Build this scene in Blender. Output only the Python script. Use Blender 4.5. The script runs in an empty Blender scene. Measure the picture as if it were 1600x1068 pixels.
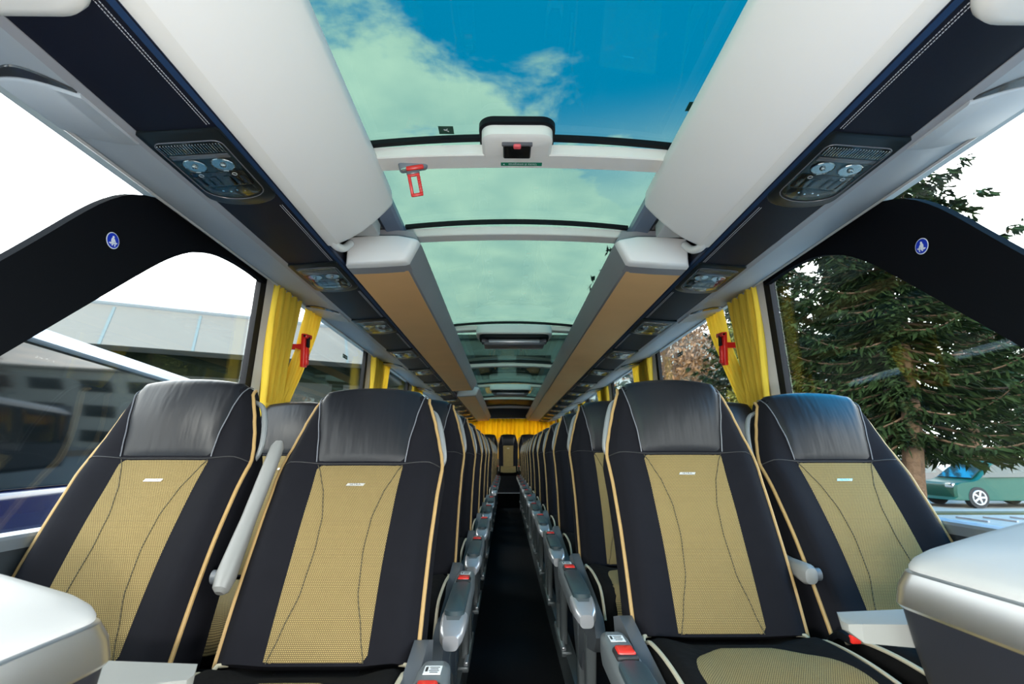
import bpy, bmesh, math, random
from math import sin, cos, pi, radians, sqrt, tan
from mathutils import Vector, Matrix, Euler

sc = bpy.context.scene
COL = sc.collection
random.seed(7)

# ------------------------------------------------------------------ camera
FLOOR_EYE = 1.08          # eye height above the aisle floor
cam_d = bpy.data.cameras.new('camera')
cam = bpy.data.objects.new('camera', cam_d)
COL.objects.link(cam)
cam.location = (-0.048, 0.0, FLOOR_EYE)
cam.rotation_euler = (radians(90 + 12.34), 0, radians(-0.64))
cam_d.lens = 18.0
cam_d.sensor_width = 36.0
cam_d.clip_start = 0.02
cam_d.clip_end = 400
cam_d.dof.use_dof = True
cam_d.dof.focus_distance = 1.7
cam_d.dof.aperture_fstop = 5.6
sc.camera = cam

# ------------------------------------------------------------------ exposure
sc.view_settings.view_transform = 'Standard'
sc.view_settings.look = 'None'
sc.view_settings.gamma = 1.0
sc.view_settings.use_curve_mapping = False
sc.view_settings.exposure = 0.65

# ------------------------------------------------------------------ world
world = bpy.data.worlds.new('sky')
sc.world = world
world.use_nodes = True
nt = world.node_tree
nt.nodes.clear()
def N(t, kind, **kw):
    n = t.nodes.new(kind)
    for k, v in kw.items():
        setattr(n, k, v)
    return n
def mth(t, op, a=None, b=None, c=None, clamp=False):
    n = N(t, 'ShaderNodeMath', operation=op, use_clamp=clamp)
    for i, x in enumerate((a, b, c)):
        if x is None: continue
        if isinstance(x, (int, float)): n.inputs[i].default_value = x
        else: t.links.new(x, n.inputs[i])
    return n.outputs[0]
tc = N(nt, 'ShaderNodeTexCoord')
sp = N(nt, 'ShaderNodeSeparateXYZ'); nt.links.new(tc.outputs['Generated'], sp.inputs[0])
X, Y, Z = sp.outputs
zz = mth(nt, 'MAXIMUM', Z, 0.12)
px = mth(nt, 'DIVIDE', X, zz); py = mth(nt, 'DIVIDE', Y, zz)
cb = N(nt, 'ShaderNodeCombineXYZ'); nt.links.new(px, cb.inputs[0]); nt.links.new(py, cb.inputs[1])
no = N(nt, 'ShaderNodeTexNoise'); no.inputs['Scale'].default_value = 2.7
no.inputs['Detail'].default_value = 7; no.inputs['Roughness'].default_value = 0.6
no.inputs['Distortion'].default_value = 0.25
mp = N(nt, 'ShaderNodeMapping'); mp.inputs['Location'].default_value = (3.1, 1.7, 0)
nt.links.new(cb.outputs[0], mp.inputs[0]); nt.links.new(mp.outputs[0], no.inputs['Vector'])
# clear patch ahead-right of the zenith, closed cloud elsewhere
bias = mth(nt, 'MULTIPLY', px, -0.42)
bias = mth(nt, 'MINIMUM', mth(nt, 'MAXIMUM', bias, -0.28), 0.28)
far = mth(nt, 'MULTIPLY', mth(nt, 'SUBTRACT', py, 1.25), 0.42)
far = mth(nt, 'MINIMUM', mth(nt, 'MAXIMUM', far, -0.12), 0.45)
m = mth(nt, 'ADD', mth(nt, 'ADD', no.outputs['Fac'], bias), far)
mr = N(nt, 'ShaderNodeMapRange', interpolation_type='SMOOTHSTEP')
mr.inputs['From Min'].default_value = 0.45; mr.inputs['From Max'].default_value = 0.62
nt.links.new(m, mr.inputs['Value'])
hz = N(nt, 'ShaderNodeMapRange', interpolation_type='SMOOTHSTEP')
hz.inputs['From Min'].default_value = 0.62; hz.inputs['From Max'].default_value = 0.40
nt.links.new(Z, hz.inputs['Value'])
cov = mth(nt, 'MAXIMUM', mr.outputs[0], hz.outputs[0])
no2 = N(nt, 'ShaderNodeTexNoise'); no2.inputs['Scale'].default_value = 4.0; no2.inputs['Detail'].default_value = 7
nt.links.new(mp.outputs[0], no2.inputs['Vector'])
cr = N(nt, 'ShaderNodeMixRGB'); cr.inputs[1].default_value = (0.70, 0.78, 0.82, 1); cr.inputs[2].default_value = (1.12, 1.06, 1.0, 1)
nt.links.new(mth(nt, 'MULTIPLY', mth(nt, 'SUBTRACT', no2.outputs['Fac'], 0.3), 2.2, clamp=True), cr.inputs[0])
mx = N(nt, 'ShaderNodeMixRGB'); mx.inputs[1].default_value = (0.0, 0.34, 0.78, 1)
nt.links.new(cov, mx.inputs[0]); nt.links.new(cr.outputs[0], mx.inputs[2])
gr = N(nt, 'ShaderNodeMixRGB'); gr.inputs[1].default_value = (0.30, 0.30, 0.28, 1)
nt.links.new(mth(nt, 'MULTIPLY_ADD', Z, 20, 0.5, clamp=True), gr.inputs[0]); nt.links.new(mx.outputs[0], gr.inputs[2])
bg = N(nt, 'ShaderNodeBackground'); bg.inputs['Strength'].default_value = 5.8
nt.links.new(gr.outputs[0], bg.inputs[0])
wo = N(nt, 'ShaderNodeOutputWorld'); nt.links.new(bg.outputs[0], wo.inputs[0])

# veiled sun from behind the camera, high, falling through the windscreen
sun_d = bpy.data.lights.new('sun', 'SUN'); sun_d.energy = 2.5; sun_d.angle = radians(20)
sun_d.color = (1.0, 0.95, 0.87)
sun = bpy.data.objects.new('sun', sun_d); COL.objects.link(sun)
sun.rotation_euler = Vector((0.25, 1.0, -0.55)).to_track_quat('-Z', 'Y').to_euler()

# the photographer's flash held just below the lens
fl_d = bpy.data.lights.new('flash', 'POINT'); fl_d.energy = 42.0; fl_d.shadow_soft_size = 0.05
fl_d.color = (1.0, 0.97, 0.94)
fl_o = bpy.data.objects.new('flash', fl_d); COL.objects.link(fl_o)
fl_o.location = (-0.048, -0.06, FLOOR_EYE - 0.16)

# ------------------------------------------------------------------ materials
MATS = {}
def mat(name, col, rough=0.5, metal=0.0, spec=0.5, bump=None, sheen=0.0, coat=0.0, var=0.0, varscale=8.0, trans=0.0):
    m = bpy.data.materials.new(name); m.use_nodes = True
    t = m.node_tree; b = t.nodes['Principled BSDF']
    b.inputs['Base Color'].default_value = (*col, 1)
    b.inputs['Roughness'].default_value = rough
    b.inputs['Metallic'].default_value = metal
    b.inputs['Specular IOR Level'].default_value = spec
    if sheen: b.inputs['Sheen Weight'].default_value = sheen
    if coat: b.inputs['Coat Weight'].default_value = coat; b.inputs['Coat Roughness'].default_value = 0.05
    c = N(t, 'ShaderNodeTexCoord')
    if var:
        n = N(t, 'ShaderNodeTexNoise'); n.inputs['Scale'].default_value = varscale; n.inputs['Detail'].default_value = 5
        t.links.new(c.outputs['Object'], n.inputs['Vector'])
        x = N(t, 'ShaderNodeMixRGB')
        x.inputs[1].default_value = (*[v * (1 - var) for v in col], 1); x.inputs[2].default_value = (*[min(1, v * (1 + var)) for v in col], 1)
        t.links.new(n.outputs['Fac'], x.inputs[0]); t.links.new(x.outputs[0], b.inputs['Base Color'])
    if bump:
        n = N(t, 'ShaderNodeTexNoise'); n.inputs['Scale'].default_value = bump[0]; n.inputs['Detail'].default_value = 4
        t.links.new(c.outputs['Object'], n.inputs['Vector'])
        bp = N(t, 'ShaderNodeBump'); bp.inputs['Strength'].default_value = bump[1]; bp.inputs['Distance'].default_value = bump[2] if len(bump) > 2 else 0.01
        t.links.new(n.outputs['Fac'], bp.inputs['Height']); t.links.new(bp.outputs[0], b.inputs['Normal'])
    MATS[name] = m
    return m
M_white = mat('white_plastic', (0.82, 0.81, 0.79), 0.42, var=0.02, varscale=3, bump=(900, 0.05, 0.001))
M_beam = mat('beam_plastic', (0.76, 0.74, 0.70), 0.45, var=0.03)
M_lgrey = mat('light_grey_plastic', (0.40, 0.41, 0.41), 0.45, var=0.03)
M_pgrey = mat('panel_grey', (0.33, 0.36, 0.39), 0.5, var=0.04, bump=(700, 0.05, 0.001))
M_outlet = mat('outlet_grey', (0.40, 0.43, 0.46), 0.45)
M_slatd = mat('outlet_dark_slot', (0.03, 0.033, 0.035), 0.15, spec=0.6)
M_fgrey = mat('fascia_grey', (0.27, 0.27, 0.285), 0.45, var=0.05)
M_slate = mat('slate_rail', (0.16, 0.20, 0.28), 0.4, var=0.05)
M_body = mat('seat_fabric_black', (0.0062, 0.0064, 0.009), 0.85, spec=0.12, bump=(1200, 0.25, 0.001), var=0.15, varscale=30)
M_cush = mat('cushion_velour_black', (0.006, 0.006, 0.006), 0.95, spec=0.06, bump=(30, 0.3, 0.01), var=0.3, varscale=20)
M_leather = mat('seat_leather_black', (0.008, 0.009, 0.012), 0.36, spec=0.30, bump=(9, 0.10, 0.02), var=0.1, varscale=15)
t_ = M_leather.node_tree; nz = [n for n in t_.nodes if n.type == 'TEX_NOISE'][-1]; tcn = [n for n in t_.nodes if n.type == 'TEX_COORD'][0]
mpn = N(t_, 'ShaderNodeMapping'); mpn.inputs['Scale'].default_value = (3.0, 1.0, 0.55)
t_.links.new(tcn.outputs['Object'], mpn.inputs[0]); t_.links.new(mpn.outputs[0], nz.inputs['Vector'])
nz.inputs['Detail'].default_value = 2.0
[n for n in t_.nodes if n.type == 'BUMP'][0].inputs['Strength'].default_value = 0.15
M_navy = mat('channel_leather_navy', (0.006, 0.007, 0.014), 0.5, spec=0.15, bump=(900, 0.25, 0.001), var=0.15)
M_blue = mat('channel_edge_blue', (0.012, 0.035, 0.09), 0.4, spec=0.3)
M_stitch = mat('white_thread', (0.55, 0.56, 0.6), 0.7)
M_piping = mat('tan_piping', (0.36, 0.23, 0.085), 0.6, var=0.1, varscale=60)
M_pipc = mat('cream_piping', (0.42, 0.38, 0.27), 0.6, var=0.1, varscale=60)
M_seam = mat('grey_seam', (0.12, 0.13, 0.15), 0.5)
M_dseam = mat('dark_seam', (0.05, 0.042, 0.02), 0.8)
M_tan = mat('bin_suede_tan', (0.86, 0.50, 0.22), 0.85, spec=0.15, bump=(300, 0.2, 0.002), var=0.06, varscale=5)
M_handle = mat('handle_grey', (0.17, 0.185, 0.19), 0.35)
M_carm = mat('centre_armrest_grey', (0.20, 0.205, 0.20), 0.4)
M_chrome = mat('chrome', (0.75, 0.78, 0.8), 0.12, metal=1.0)
M_silver = mat('silver_plastic', (0.46, 0.47, 0.49), 0.3, metal=0.5)
M_badge = mat('badge_metal', (0.75, 0.74, 0.7), 0.3, metal=0.6)
M_ink = mat('black_ink', (0.02, 0.02, 0.02), 0.5)
M_arm = mat('armrest_grey', (0.13, 0.145, 0.15), 0.4, var=0.04)
M_armdark = mat('armrest_side_dark', (0.085, 0.095, 0.105), 0.4)
M_pad = mat('armrest_pad_teal', (0.035, 0.06, 0.07), 0.45, var=0.08)
M_red = mat('red_plastic', (0.75, 0.03, 0.02), 0.3, coat=0.3)
M_hold = mat('hammer_holder_grey', (0.16, 0.19, 0.22), 0.4)
M_hred = mat('hammer_red', (0.70, 0.02, 0.015), 0.3)
M_label = mat('white_label', (0.75, 0.76, 0.74), 0.5)
M_leg = mat('leg_grey', (0.15, 0.17, 0.175), 0.4, metal=0.3)
M_carpet = mat('black_carpet', (0.009, 0.009, 0.010), 0.95, spec=0.1, bump=(500, 0.8, 0.004), var=0.45, varscale=90)
M_black = mat('black_gloss', (0.006, 0.006, 0.008), 0.15, spec=0.35)
M_rubber = mat('black_rubber', (0.012, 0.012, 0.013), 0.6)
M_bmat = mat('black_matt', (0.005, 0.006, 0.008), 0.5, spec=0.15)
M_pillar = mat('pillar_black', (0.006, 0.007, 0.009), 0.8, spec=0.03)
M_wall = mat('wall_panel_dark', (0.035, 0.045, 0.055), 0.6, var=0.1)
M_sill = mat('sill_metal', (0.35, 0.4, 0.45), 0.35, metal=0.6)
M_console = mat('console_dark', (0.012, 0.014, 0.02), 0.5, spec=0.3, bump=(900, 0.1, 0.001))
M_band = mat('satin_chrome_band', (0.72, 0.75, 0.78), 0.30, metal=1.0)
M_shelf = mat('shelf_grey', (0.27, 0.28, 0.265), 0.5)
M_ctop = mat('console_white', (0.42, 0.43, 0.43), 0.45, var=0.03)
M_stblue = mat('sticker_blue', (0.0, 0.03, 0.5), 0.4)
M_stwhite = mat('sticker_white', (0.8, 0.85, 0.9), 0.4)
M_green = mat('sticker_green', (0.0, 0.19, 0.10), 0.5)
M_dgreen = mat('sticker_dark_green', (0.005, 0.05, 0.03), 0.5)
M_housing = mat('lamp_housing', (0.007, 0.010, 0.012), 0.3, spec=0.25)
M_refl = mat('lamp_reflector', (0.42, 0.43, 0.42), 0.16, metal=1.0)
M_button = mat('lamp_buttons', (0.006, 0.006, 0.006), 0.25)
M_pink = mat('handle_knob_pink', (0.75, 0.10, 0.12), 0.5)
M_monitor = mat('monitor_grey', (0.10, 0.10, 0.115), 0.3)
M_bark = mat('tree_bark', (0.08, 0.045, 0.022), 0.9, bump=(12, 1.0, 0.05), var=0.4, varscale=6)
M_asphalt = mat('asphalt', (0.22, 0.22, 0.20), 0.9, var=0.2, varscale=3)
M_pave = mat('pale_paving', (0.20, 0.19, 0.165), 0.9, var=0.15, varscale=2)
M_grass = mat('autumn_grass', (0.035, 0.04, 0.012), 0.95, var=0.5, varscale=4)
M_clad = mat('pale_cladding', (0.15, 0.128, 0.10), 0.8, spec=0.1, var=0.06, varscale=0.6)
M_cladj = mat('cladding_joint', (0.11, 0.12, 0.10), 0.7)
M_dfac = mat('dark_facade', (0.008, 0.011, 0.006), 0.9, spec=0.05, var=0.6, varscale=1.5)
M_buswhite = mat('bus_white_paint', (0.45, 0.47, 0.50), 0.3, coat=0.5)
M_busgrey = mat('bus_roof_grey', (0.12, 0.15, 0.165), 0.3)
M_busglass = mat('bus_window_glass', (0.004, 0.005, 0.005), 0.06, spec=0.35)
M_hallglass = mat('hall_dirty_glass', (0.012, 0.016, 0.012), 0.4, spec=0.15, var=0.5)
M_backdrop = mat('backdrop_tone', (0.25, 0.28, 0.26), 0.85, spec=0.1, var=0.1, varscale=0.3)  # tone chosen to imitate reflections in the rear roof glass
M_busblue = mat('bus_blue_paint', (0.003, 0.005, 0.035), 0.25, coat=0.5)
M_cargreen = mat('car_green_paint', (0.003, 0.055, 0.038), 0.4, spec=0.25)
M_carblack = mat('car_dark_paint', (0.006, 0.009, 0.012), 0.3, coat=0.2)
M_carglass = mat('car_glass', (0.02, 0.035, 0.035), 0.05, spec=0.5)
M_tyre = mat('tyre', (0.015, 0.015, 0.015), 0.8)
M_alloy = mat('alloy', (0.6, 0.6, 0.6), 0.3, metal=0.6)
M_needle = mat('spruce_needles', (0.014, 0.026, 0.008), 0.8, spec=0.05, var=0.6, varscale=0.7)
M_autumn = mat('autumn_leaves', (0.16, 0.075, 0.022), 0.7, var=0.5, varscale=0.8)
M_curtain_reflection = mat('curtain_reflection_leaves', (0.10, 0.11, 0.014), 0.7, var=0.4, varscale=0.8)  # leaf colour imitates the yellow curtain mirrored in the side glass
M_birch = mat('dark_leaves', (0.008, 0.02, 0.010), 0.7, spec=0.1)

def glass(name, tint, refl=0.06, rough=0.0, film=None):
    m = bpy.data.materials.new(name); m.use_nodes = True
    t = m.node_tree; t.nodes.clear()
    o = N(t, 'ShaderNodeOutputMaterial')
    tr = N(t, 'ShaderNodeBsdfTransparent'); tr.inputs[0].default_value = (*tint, 1)
    gl = N(t, 'ShaderNodeBsdfGlossy'); gl.inputs['Roughness'].default_value = rough; gl.inputs[0].default_value = (0.9, 0.95, 0.93, 1)
    ge = N(t, 'ShaderNodeNewGeometry'); dt = N(t, 'ShaderNodeVectorMath', operation='DOT_PRODUCT')
    t.links.new(ge.outputs['Incoming'], dt.inputs[0]); t.links.new(ge.outputs['Normal'], dt.inputs[1])
    fac = mth(t, 'MULTIPLY_ADD', mth(t, 'POWER', mth(t, 'SUBTRACT', 1.0, mth(t, 'ABSOLUTE', dt.outputs['Value']), clamp=True), 5.0), 0.96, 0.04)
    mxx = N(t, 'ShaderNodeMixShader')
    # both faces of a pane in one go
    t.links.new(mth(t, 'MULTIPLY', fac, refl, clamp=True), mxx.inputs[0])
    t.links.new(tr.outputs[0], mxx.inputs[1]); t.links.new(gl.outputs[0], mxx.inputs[2])
    t.links.new(mxx.outputs[0], o.inputs[0])
    MATS[name] = m
    return m
M_roofglass = glass('roof_glass_teal', (0.210, 0.280, 0.252), 0.4)
M_sideglass = glass('side_glass', (0.95, 0.965, 0.955), 0.7)
M_lens = glass('clear_lens', (0.90, 0.92, 0.91), 0.6, 0.03)

def cloth(name, col, tcol, mixf=0.45):
    m = bpy.data.materials.new(name); m.use_nodes = True
    t = m.node_tree; t.nodes.clear()
    o = N(t, 'ShaderNodeOutputMaterial')
    d = N(t, 'ShaderNodeBsdfDiffuse'); d.inputs[0].default_value = (*col, 1)
    tl = N(t, 'ShaderNodeBsdfTranslucent'); tl.inputs[0].default_value = (*tcol, 1)
    w = N(t, 'ShaderNodeTexNoise'); w.inputs['Scale'].default_value = 400
    c = N(t, 'ShaderNodeTexCoord'); t.links.new(c.outputs['Object'], w.inputs['Vector'])
    bp = N(t, 'ShaderNodeBump'); bp.inputs['Strength'].default_value = 0.15; bp.inputs['Distance'].default_value = 0.002
    t.links.new(w.outputs['Fac'], bp.inputs['Height']); t.links.new(bp.outputs[0], d.inputs['Normal'])
    mxx = N(t, 'ShaderNodeMixShader'); mxx.inputs[0].default_value = mixf
    t.links.new(d.outputs[0], mxx.inputs[1]); t.links.new(tl.outputs[0], mxx.inputs[2]); t.links.new(mxx.outputs[0], o.inputs[0])
    MATS[name] = m
    return m
M_curtain = cloth('curtain_yellow', (0.82, 0.64, 0.09), (0.88, 0.62, 0.05), 0.5)
M_curtain2 = cloth('curtain_yellow_backlit', (0.75, 0.36, 0.01), (0.95, 0.42, 0.005), 0.6)  # same cloth as the side curtains, orange of light shining through put into the colour

# woven seat centre: rows of tiny yellow stitches on olive brown (UV in metres)
def weave(name):
    m = bpy.data.materials.new(name); m.use_nodes = True
    t = m.node_tree; b = t.nodes['Principled BSDF']
    b.inputs['Roughness'].default_value = 0.85; b.inputs['Specular IOR Level'].default_value = 0.2
    uv = N(t, 'ShaderNodeUVMap')
    s = N(t, 'ShaderNodeSeparateXYZ'); t.links.new(uv.outputs[0], s.inputs[0])
    U, V = s.outputs[0], s.outputs[1]
    a = mth(t, 'MULTIPLY', U, 1 / 0.0046); c = mth(t, 'MULTIPLY', V, 1 / 0.0037)
    row = mth(t, 'MODULO', mth(t, 'FLOOR', c), 2.0)
    a2 = mth(t, 'FRACT', mth(t, 'MULTIPLY_ADD', row, 0.5, a)); c2 = mth(t, 'FRACT', c)
    da = mth(t, 'POWER', mth(t, 'MULTIPLY', mth(t, 'SUBTRACT', a2, 0.5), 2.3), 2.0)
    dc = mth(t, 'POWER', mth(t, 'MULTIPLY', mth(t, 'SUBTRACT', c2, 0.5), 2.3), 2.0)
    d = mth(t, 'ADD', da, dc)
    k = N(t, 'ShaderNodeMapRange'); k.inputs['From Min'].default_value = 0.35; k.inputs['From Max'].default_value = 1.15
    t.links.new(d, k.inputs['Value'])
    x = N(t, 'ShaderNodeMixRGB'); x.inputs[1].default_value = (0.325, 0.245, 0.098, 1); x.inputs[2].default_value = (0.080, 0.056, 0.024, 1)
    t.links.new(k.outputs[0], x.inputs[0]); t.links.new(x.outputs[0], b.inputs['Base Color'])
    bp = N(t, 'ShaderNodeBump'); bp.inputs['Strength'].default_value = 0.4; bp.inputs['Distance'].default_value = 0.001; bp.invert = True
    t.links.new(k.outputs[0], bp.inputs['Height']); t.links.new(bp.outputs[0], b.inputs['Normal'])
    MATS[name] = m
    return m
M_weave = weave('woven_tan_fabric')

# ------------------------------------------------------------------ mesh helpers
class MB:
    """collects vertices, faces, uvs and material slots of ONE mesh"""
    def __init__(s): s.v = []; s.f = []; s.mi = []; s.uv = {}; s.mats = []
    def slot(s, m):
        if m not in s.mats: s.mats.append(m)
        return s.mats.index(m)
    def add(s, vs, fs, m, uvs=None):
        o = len(s.v); k = s.slot(m)
        s.v += [tuple(p) for p in vs]
        for f in fs:
            s.f.append(tuple(i + o for i in f)); s.mi.append(k)
        if uvs:
            for i, u in enumerate(uvs): s.uv[o + i] = u
    def box(s, c, d, m, rot=None, r=0.0, seg=2):
        bm = bmesh.new(); bmesh.ops.create_cube(bm, size=1.0)
        for v in bm.verts: v.co = Vector((v.co.x * d[0], v.co.y * d[1], v.co.z * d[2]))
        if r > 0:
            bmesh.ops.bevel(bm, geom=list(bm.edges), offset=min(r, min(d) * 0.49), segments=seg, affect='EDGES', profile=0.5)
        R = Euler(rot).to_matrix() if rot else Matrix.Identity(3)
        s.bm(bm, m, Matrix.Translation(c) @ R.to_4x4())
    def bm(s, bm, m, mx=Matrix.Identity(4)):
        bm.verts.ensure_lookup_table(); bm.verts.index_update()
        s.add([mx @ v.co for v in bm.verts], [[v.index for v in f.verts] for f in bm.faces], m)
        bm.free()
    def tube(s, pts, r, m, n=8, closed=False, caps=True):
        pts = [Vector(p) for p in pts]; L = len(pts); vs = []; fs = []
        prev = None
        for i, p in enumerate(pts):
            if closed: t = pts[(i + 1) % L] - pts[i - 1]
            else: t = pts[min(i + 1, L - 1)] - pts[max(i - 1, 0)]
            t.normalize()
            if prev is None:
                a = Vector((0, 0, 1)) if abs(t.z) < 0.9 else Vector((1, 0, 0))
                nrm = t.cross(a).normalized()
            else:
                nrm = (prev - t * prev.dot(t)).normalized()
            prev = nrm; b = t.cross(nrm)
            rr = r[i] if isinstance(r, (list, tuple)) else r
            for k in range(n):
                q = 2 * pi * k / n
                vs.append(p + (nrm * cos(q) + b * sin(q)) * rr)
        for i in range(L if closed else L - 1):
            j = (i + 1) % L
            for k in range(n):
                k2 = (k + 1) % n
                fs.append((i * n + k, i * n + k2, j * n + k2, j * n + k))
        if caps and not closed:
            fs.append(tuple(range(n - 1, -1, -1))); fs.append(tuple((L - 1) * n + k for k in range(n)))
        s.add(vs, fs, m)
    def loft(s, rings, m, close=True, caps=True, uvs=None):
        n = len(rings[0]); vs = [p for r in rings for p in r]; fs = []
        for i in range(len(rings) - 1):
            for k in range(n if close else n - 1):
                k2 = (k + 1) % n
                fs.append((i * n + k, i * n + k2, (i + 1) * n + k2, (i + 1) * n + k))
        if caps and close:
            fs.append(tuple(range(n - 1, -1, -1))); fs.append(tuple((len(rings) - 1) * n + k for k in range(n)))
        s.add(vs, fs, m, uvs)
    def prism(s, pts, a, b, m, axis='y'):
        """closed polygon extruded from a to b along an axis. pts are the other two coords"""
        def P(p, t):
            if axis == 'y': return (p[0], t, p[1])
            if axis == 'x': return (t, p[0], p[1])
            return (p[0], p[1], t)
        s.loft([[P(p, a) for p in pts], [P(p, b) for p in pts]], m)
    def cyl(s, c, r, h, m, axis='z', n=24, r2=None):
        r2 = r if r2 is None else r2
        A = {'x': (Vector((0, 1, 0)), Vector((0, 0, 1)), Vector((1, 0, 0))), 'y': (Vector((1, 0, 0)), Vector((0, 0, 1)), Vector((0, 1, 0))), 'z': (Vector((1, 0, 0)), Vector((0, 1, 0)), Vector((0, 0, 1)))}[axis]
        c = Vector(c)
        s.loft([[c + A[0] * cos(2 * pi * k / n) * rr + A[1] * sin(2 * pi * k / n) * rr + A[2] * hh for k in range(n)] for rr, hh in ((r, -h / 2), (r2, h / 2))], m)
    def xform(s, mx):
        s.v = [tuple(mx @ Vector(p)) for p in s.v]; return s
    def mirror_x(s):
        s.v = [(-p[0], p[1], p[2]) for p in s.v]; s.f = [tuple(reversed(f)) for f in s.f]; return s
    def build(s, name, parent=None, smooth=True, angle=35):
        me = bpy.data.meshes.new(name)
        me.from_pydata(s.v, [], s.f)
        for m in s.mats: me.materials.append(m)
        me.polygons.foreach_set('material_index', s.mi)
        if s.uv:
            ul = me.uv_layers.new(name='UVMap')
            for l in me.loops: ul.data[l.index].uv = s.uv.get(l.vertex_index, (0, 0))
        me.validate(); me.update()
        bm = bmesh.new(); bm.from_mesh(me)
        bmesh.ops.recalc_face_normals(bm, faces=bm.faces)
        bm.to_mesh(me); bm.free()
        if smooth:
            me.polygons.foreach_set('use_smooth', [True] * len(me.polygons))
            me.set_sharp_from_angle(angle=radians(angle))
        o = bpy.data.objects.new(name, me); COL.objects.link(o)
        if parent is not None: o.parent = parent
        return o
def tag(o, label=None, cat=None, group=None, kind=None):
    if label: o['label'] = label
    if cat: o['category'] = cat
    if group: o['group'] = group
    if kind: o['kind'] = kind
    return o
def empty(name, loc=(0, 0, 0), rz=0.0, **k):
    o = bpy.data.objects.new(name, None); COL.objects.link(o)
    o.location = loc; o.rotation_euler = (0, 0, rz); o.empty_display_size = 0.05
    return tag(o, **k)
KIDS = {}
def copy_tree(o, parent=None):
    c = o.copy(); COL.objects.link(c)
    if parent is not None: c.parent = parent
    for ch in list(o.children): copy_tree(ch, c)
    return c
def lerp_table(tab, x):
    if x <= tab[0][0]: return tab[0][1]
    for (a, va), (b, vb) in zip(tab, tab[1:]):
        if x <= b:
            f = (x - a) / (b - a); f = f * f * (3 - 2 * f) * 0.5 + f * 0.5
            return va + (vb - va) * f
    return tab[-1][1]
def sstep(x, a, b):
    x = max(0.0, min(1.0, (x - a) / (b - a))); return x * x * (3 - 2 * x)
def smooth_path(pts, n=6, closed=False):
    out = []; L = len(pts); P = [Vector(p) for p in pts]
    rng = L if closed else L - 1
    for i in range(rng):
        p0 = P[i - 1] if (closed or i > 0) else P[0]; p1 = P[i]; p2 = P[(i + 1) % L]
        p3 = P[(i + 2) % L] if (closed or i + 2 < L) else P[-1]
        for k in range(n):
            t = k / n
            out.append(0.5 * ((2 * p1) + (-p0 + p2) * t + (2 * p0 - 5 * p1 + 4 * p2 - p3) * t * t + (-p0 + 3 * p1 - 3 * p2 + p3) * t ** 3))
    if not closed: out.append(P[-1])
    return out
def text_mesh(body, size, depth=0.0, align='CENTER'):
    cu = bpy.data.curves.new('t', 'FONT'); cu.body = body; cu.size = size; cu.extrude = depth
    cu.align_x = align; cu.align_y = 'CENTER'; cu.resolution_u = 2
    o = bpy.data.objects.new('t', cu); COL.objects.link(o)
    bpy.context.view_layer.update()
    me = bpy.data.meshes.new_from_object(o.evaluated_get(bpy.context.evaluated_depsgraph_get()))
    vs = [v.co.copy() for v in me.vertices]; fs = [list(p.vertices) for p in me.polygons]
    bpy.data.objects.remove(o); bpy.data.curves.remove(cu); bpy.data.meshes.remove(me)
    return vs, fs

# ------------------------------------------------------------------ bus shell
E = FLOOR_EYE
Y0, Y1 = -2.3, 12.6           # windscreen and rear wall
PLAT = 0.14                    # seat platform
POSTY = [2.52 + 1.87 * k for k in range(6)]
def S(mb, name, **k): return tag(mb.build(name, **k), kind='structure')

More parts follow.
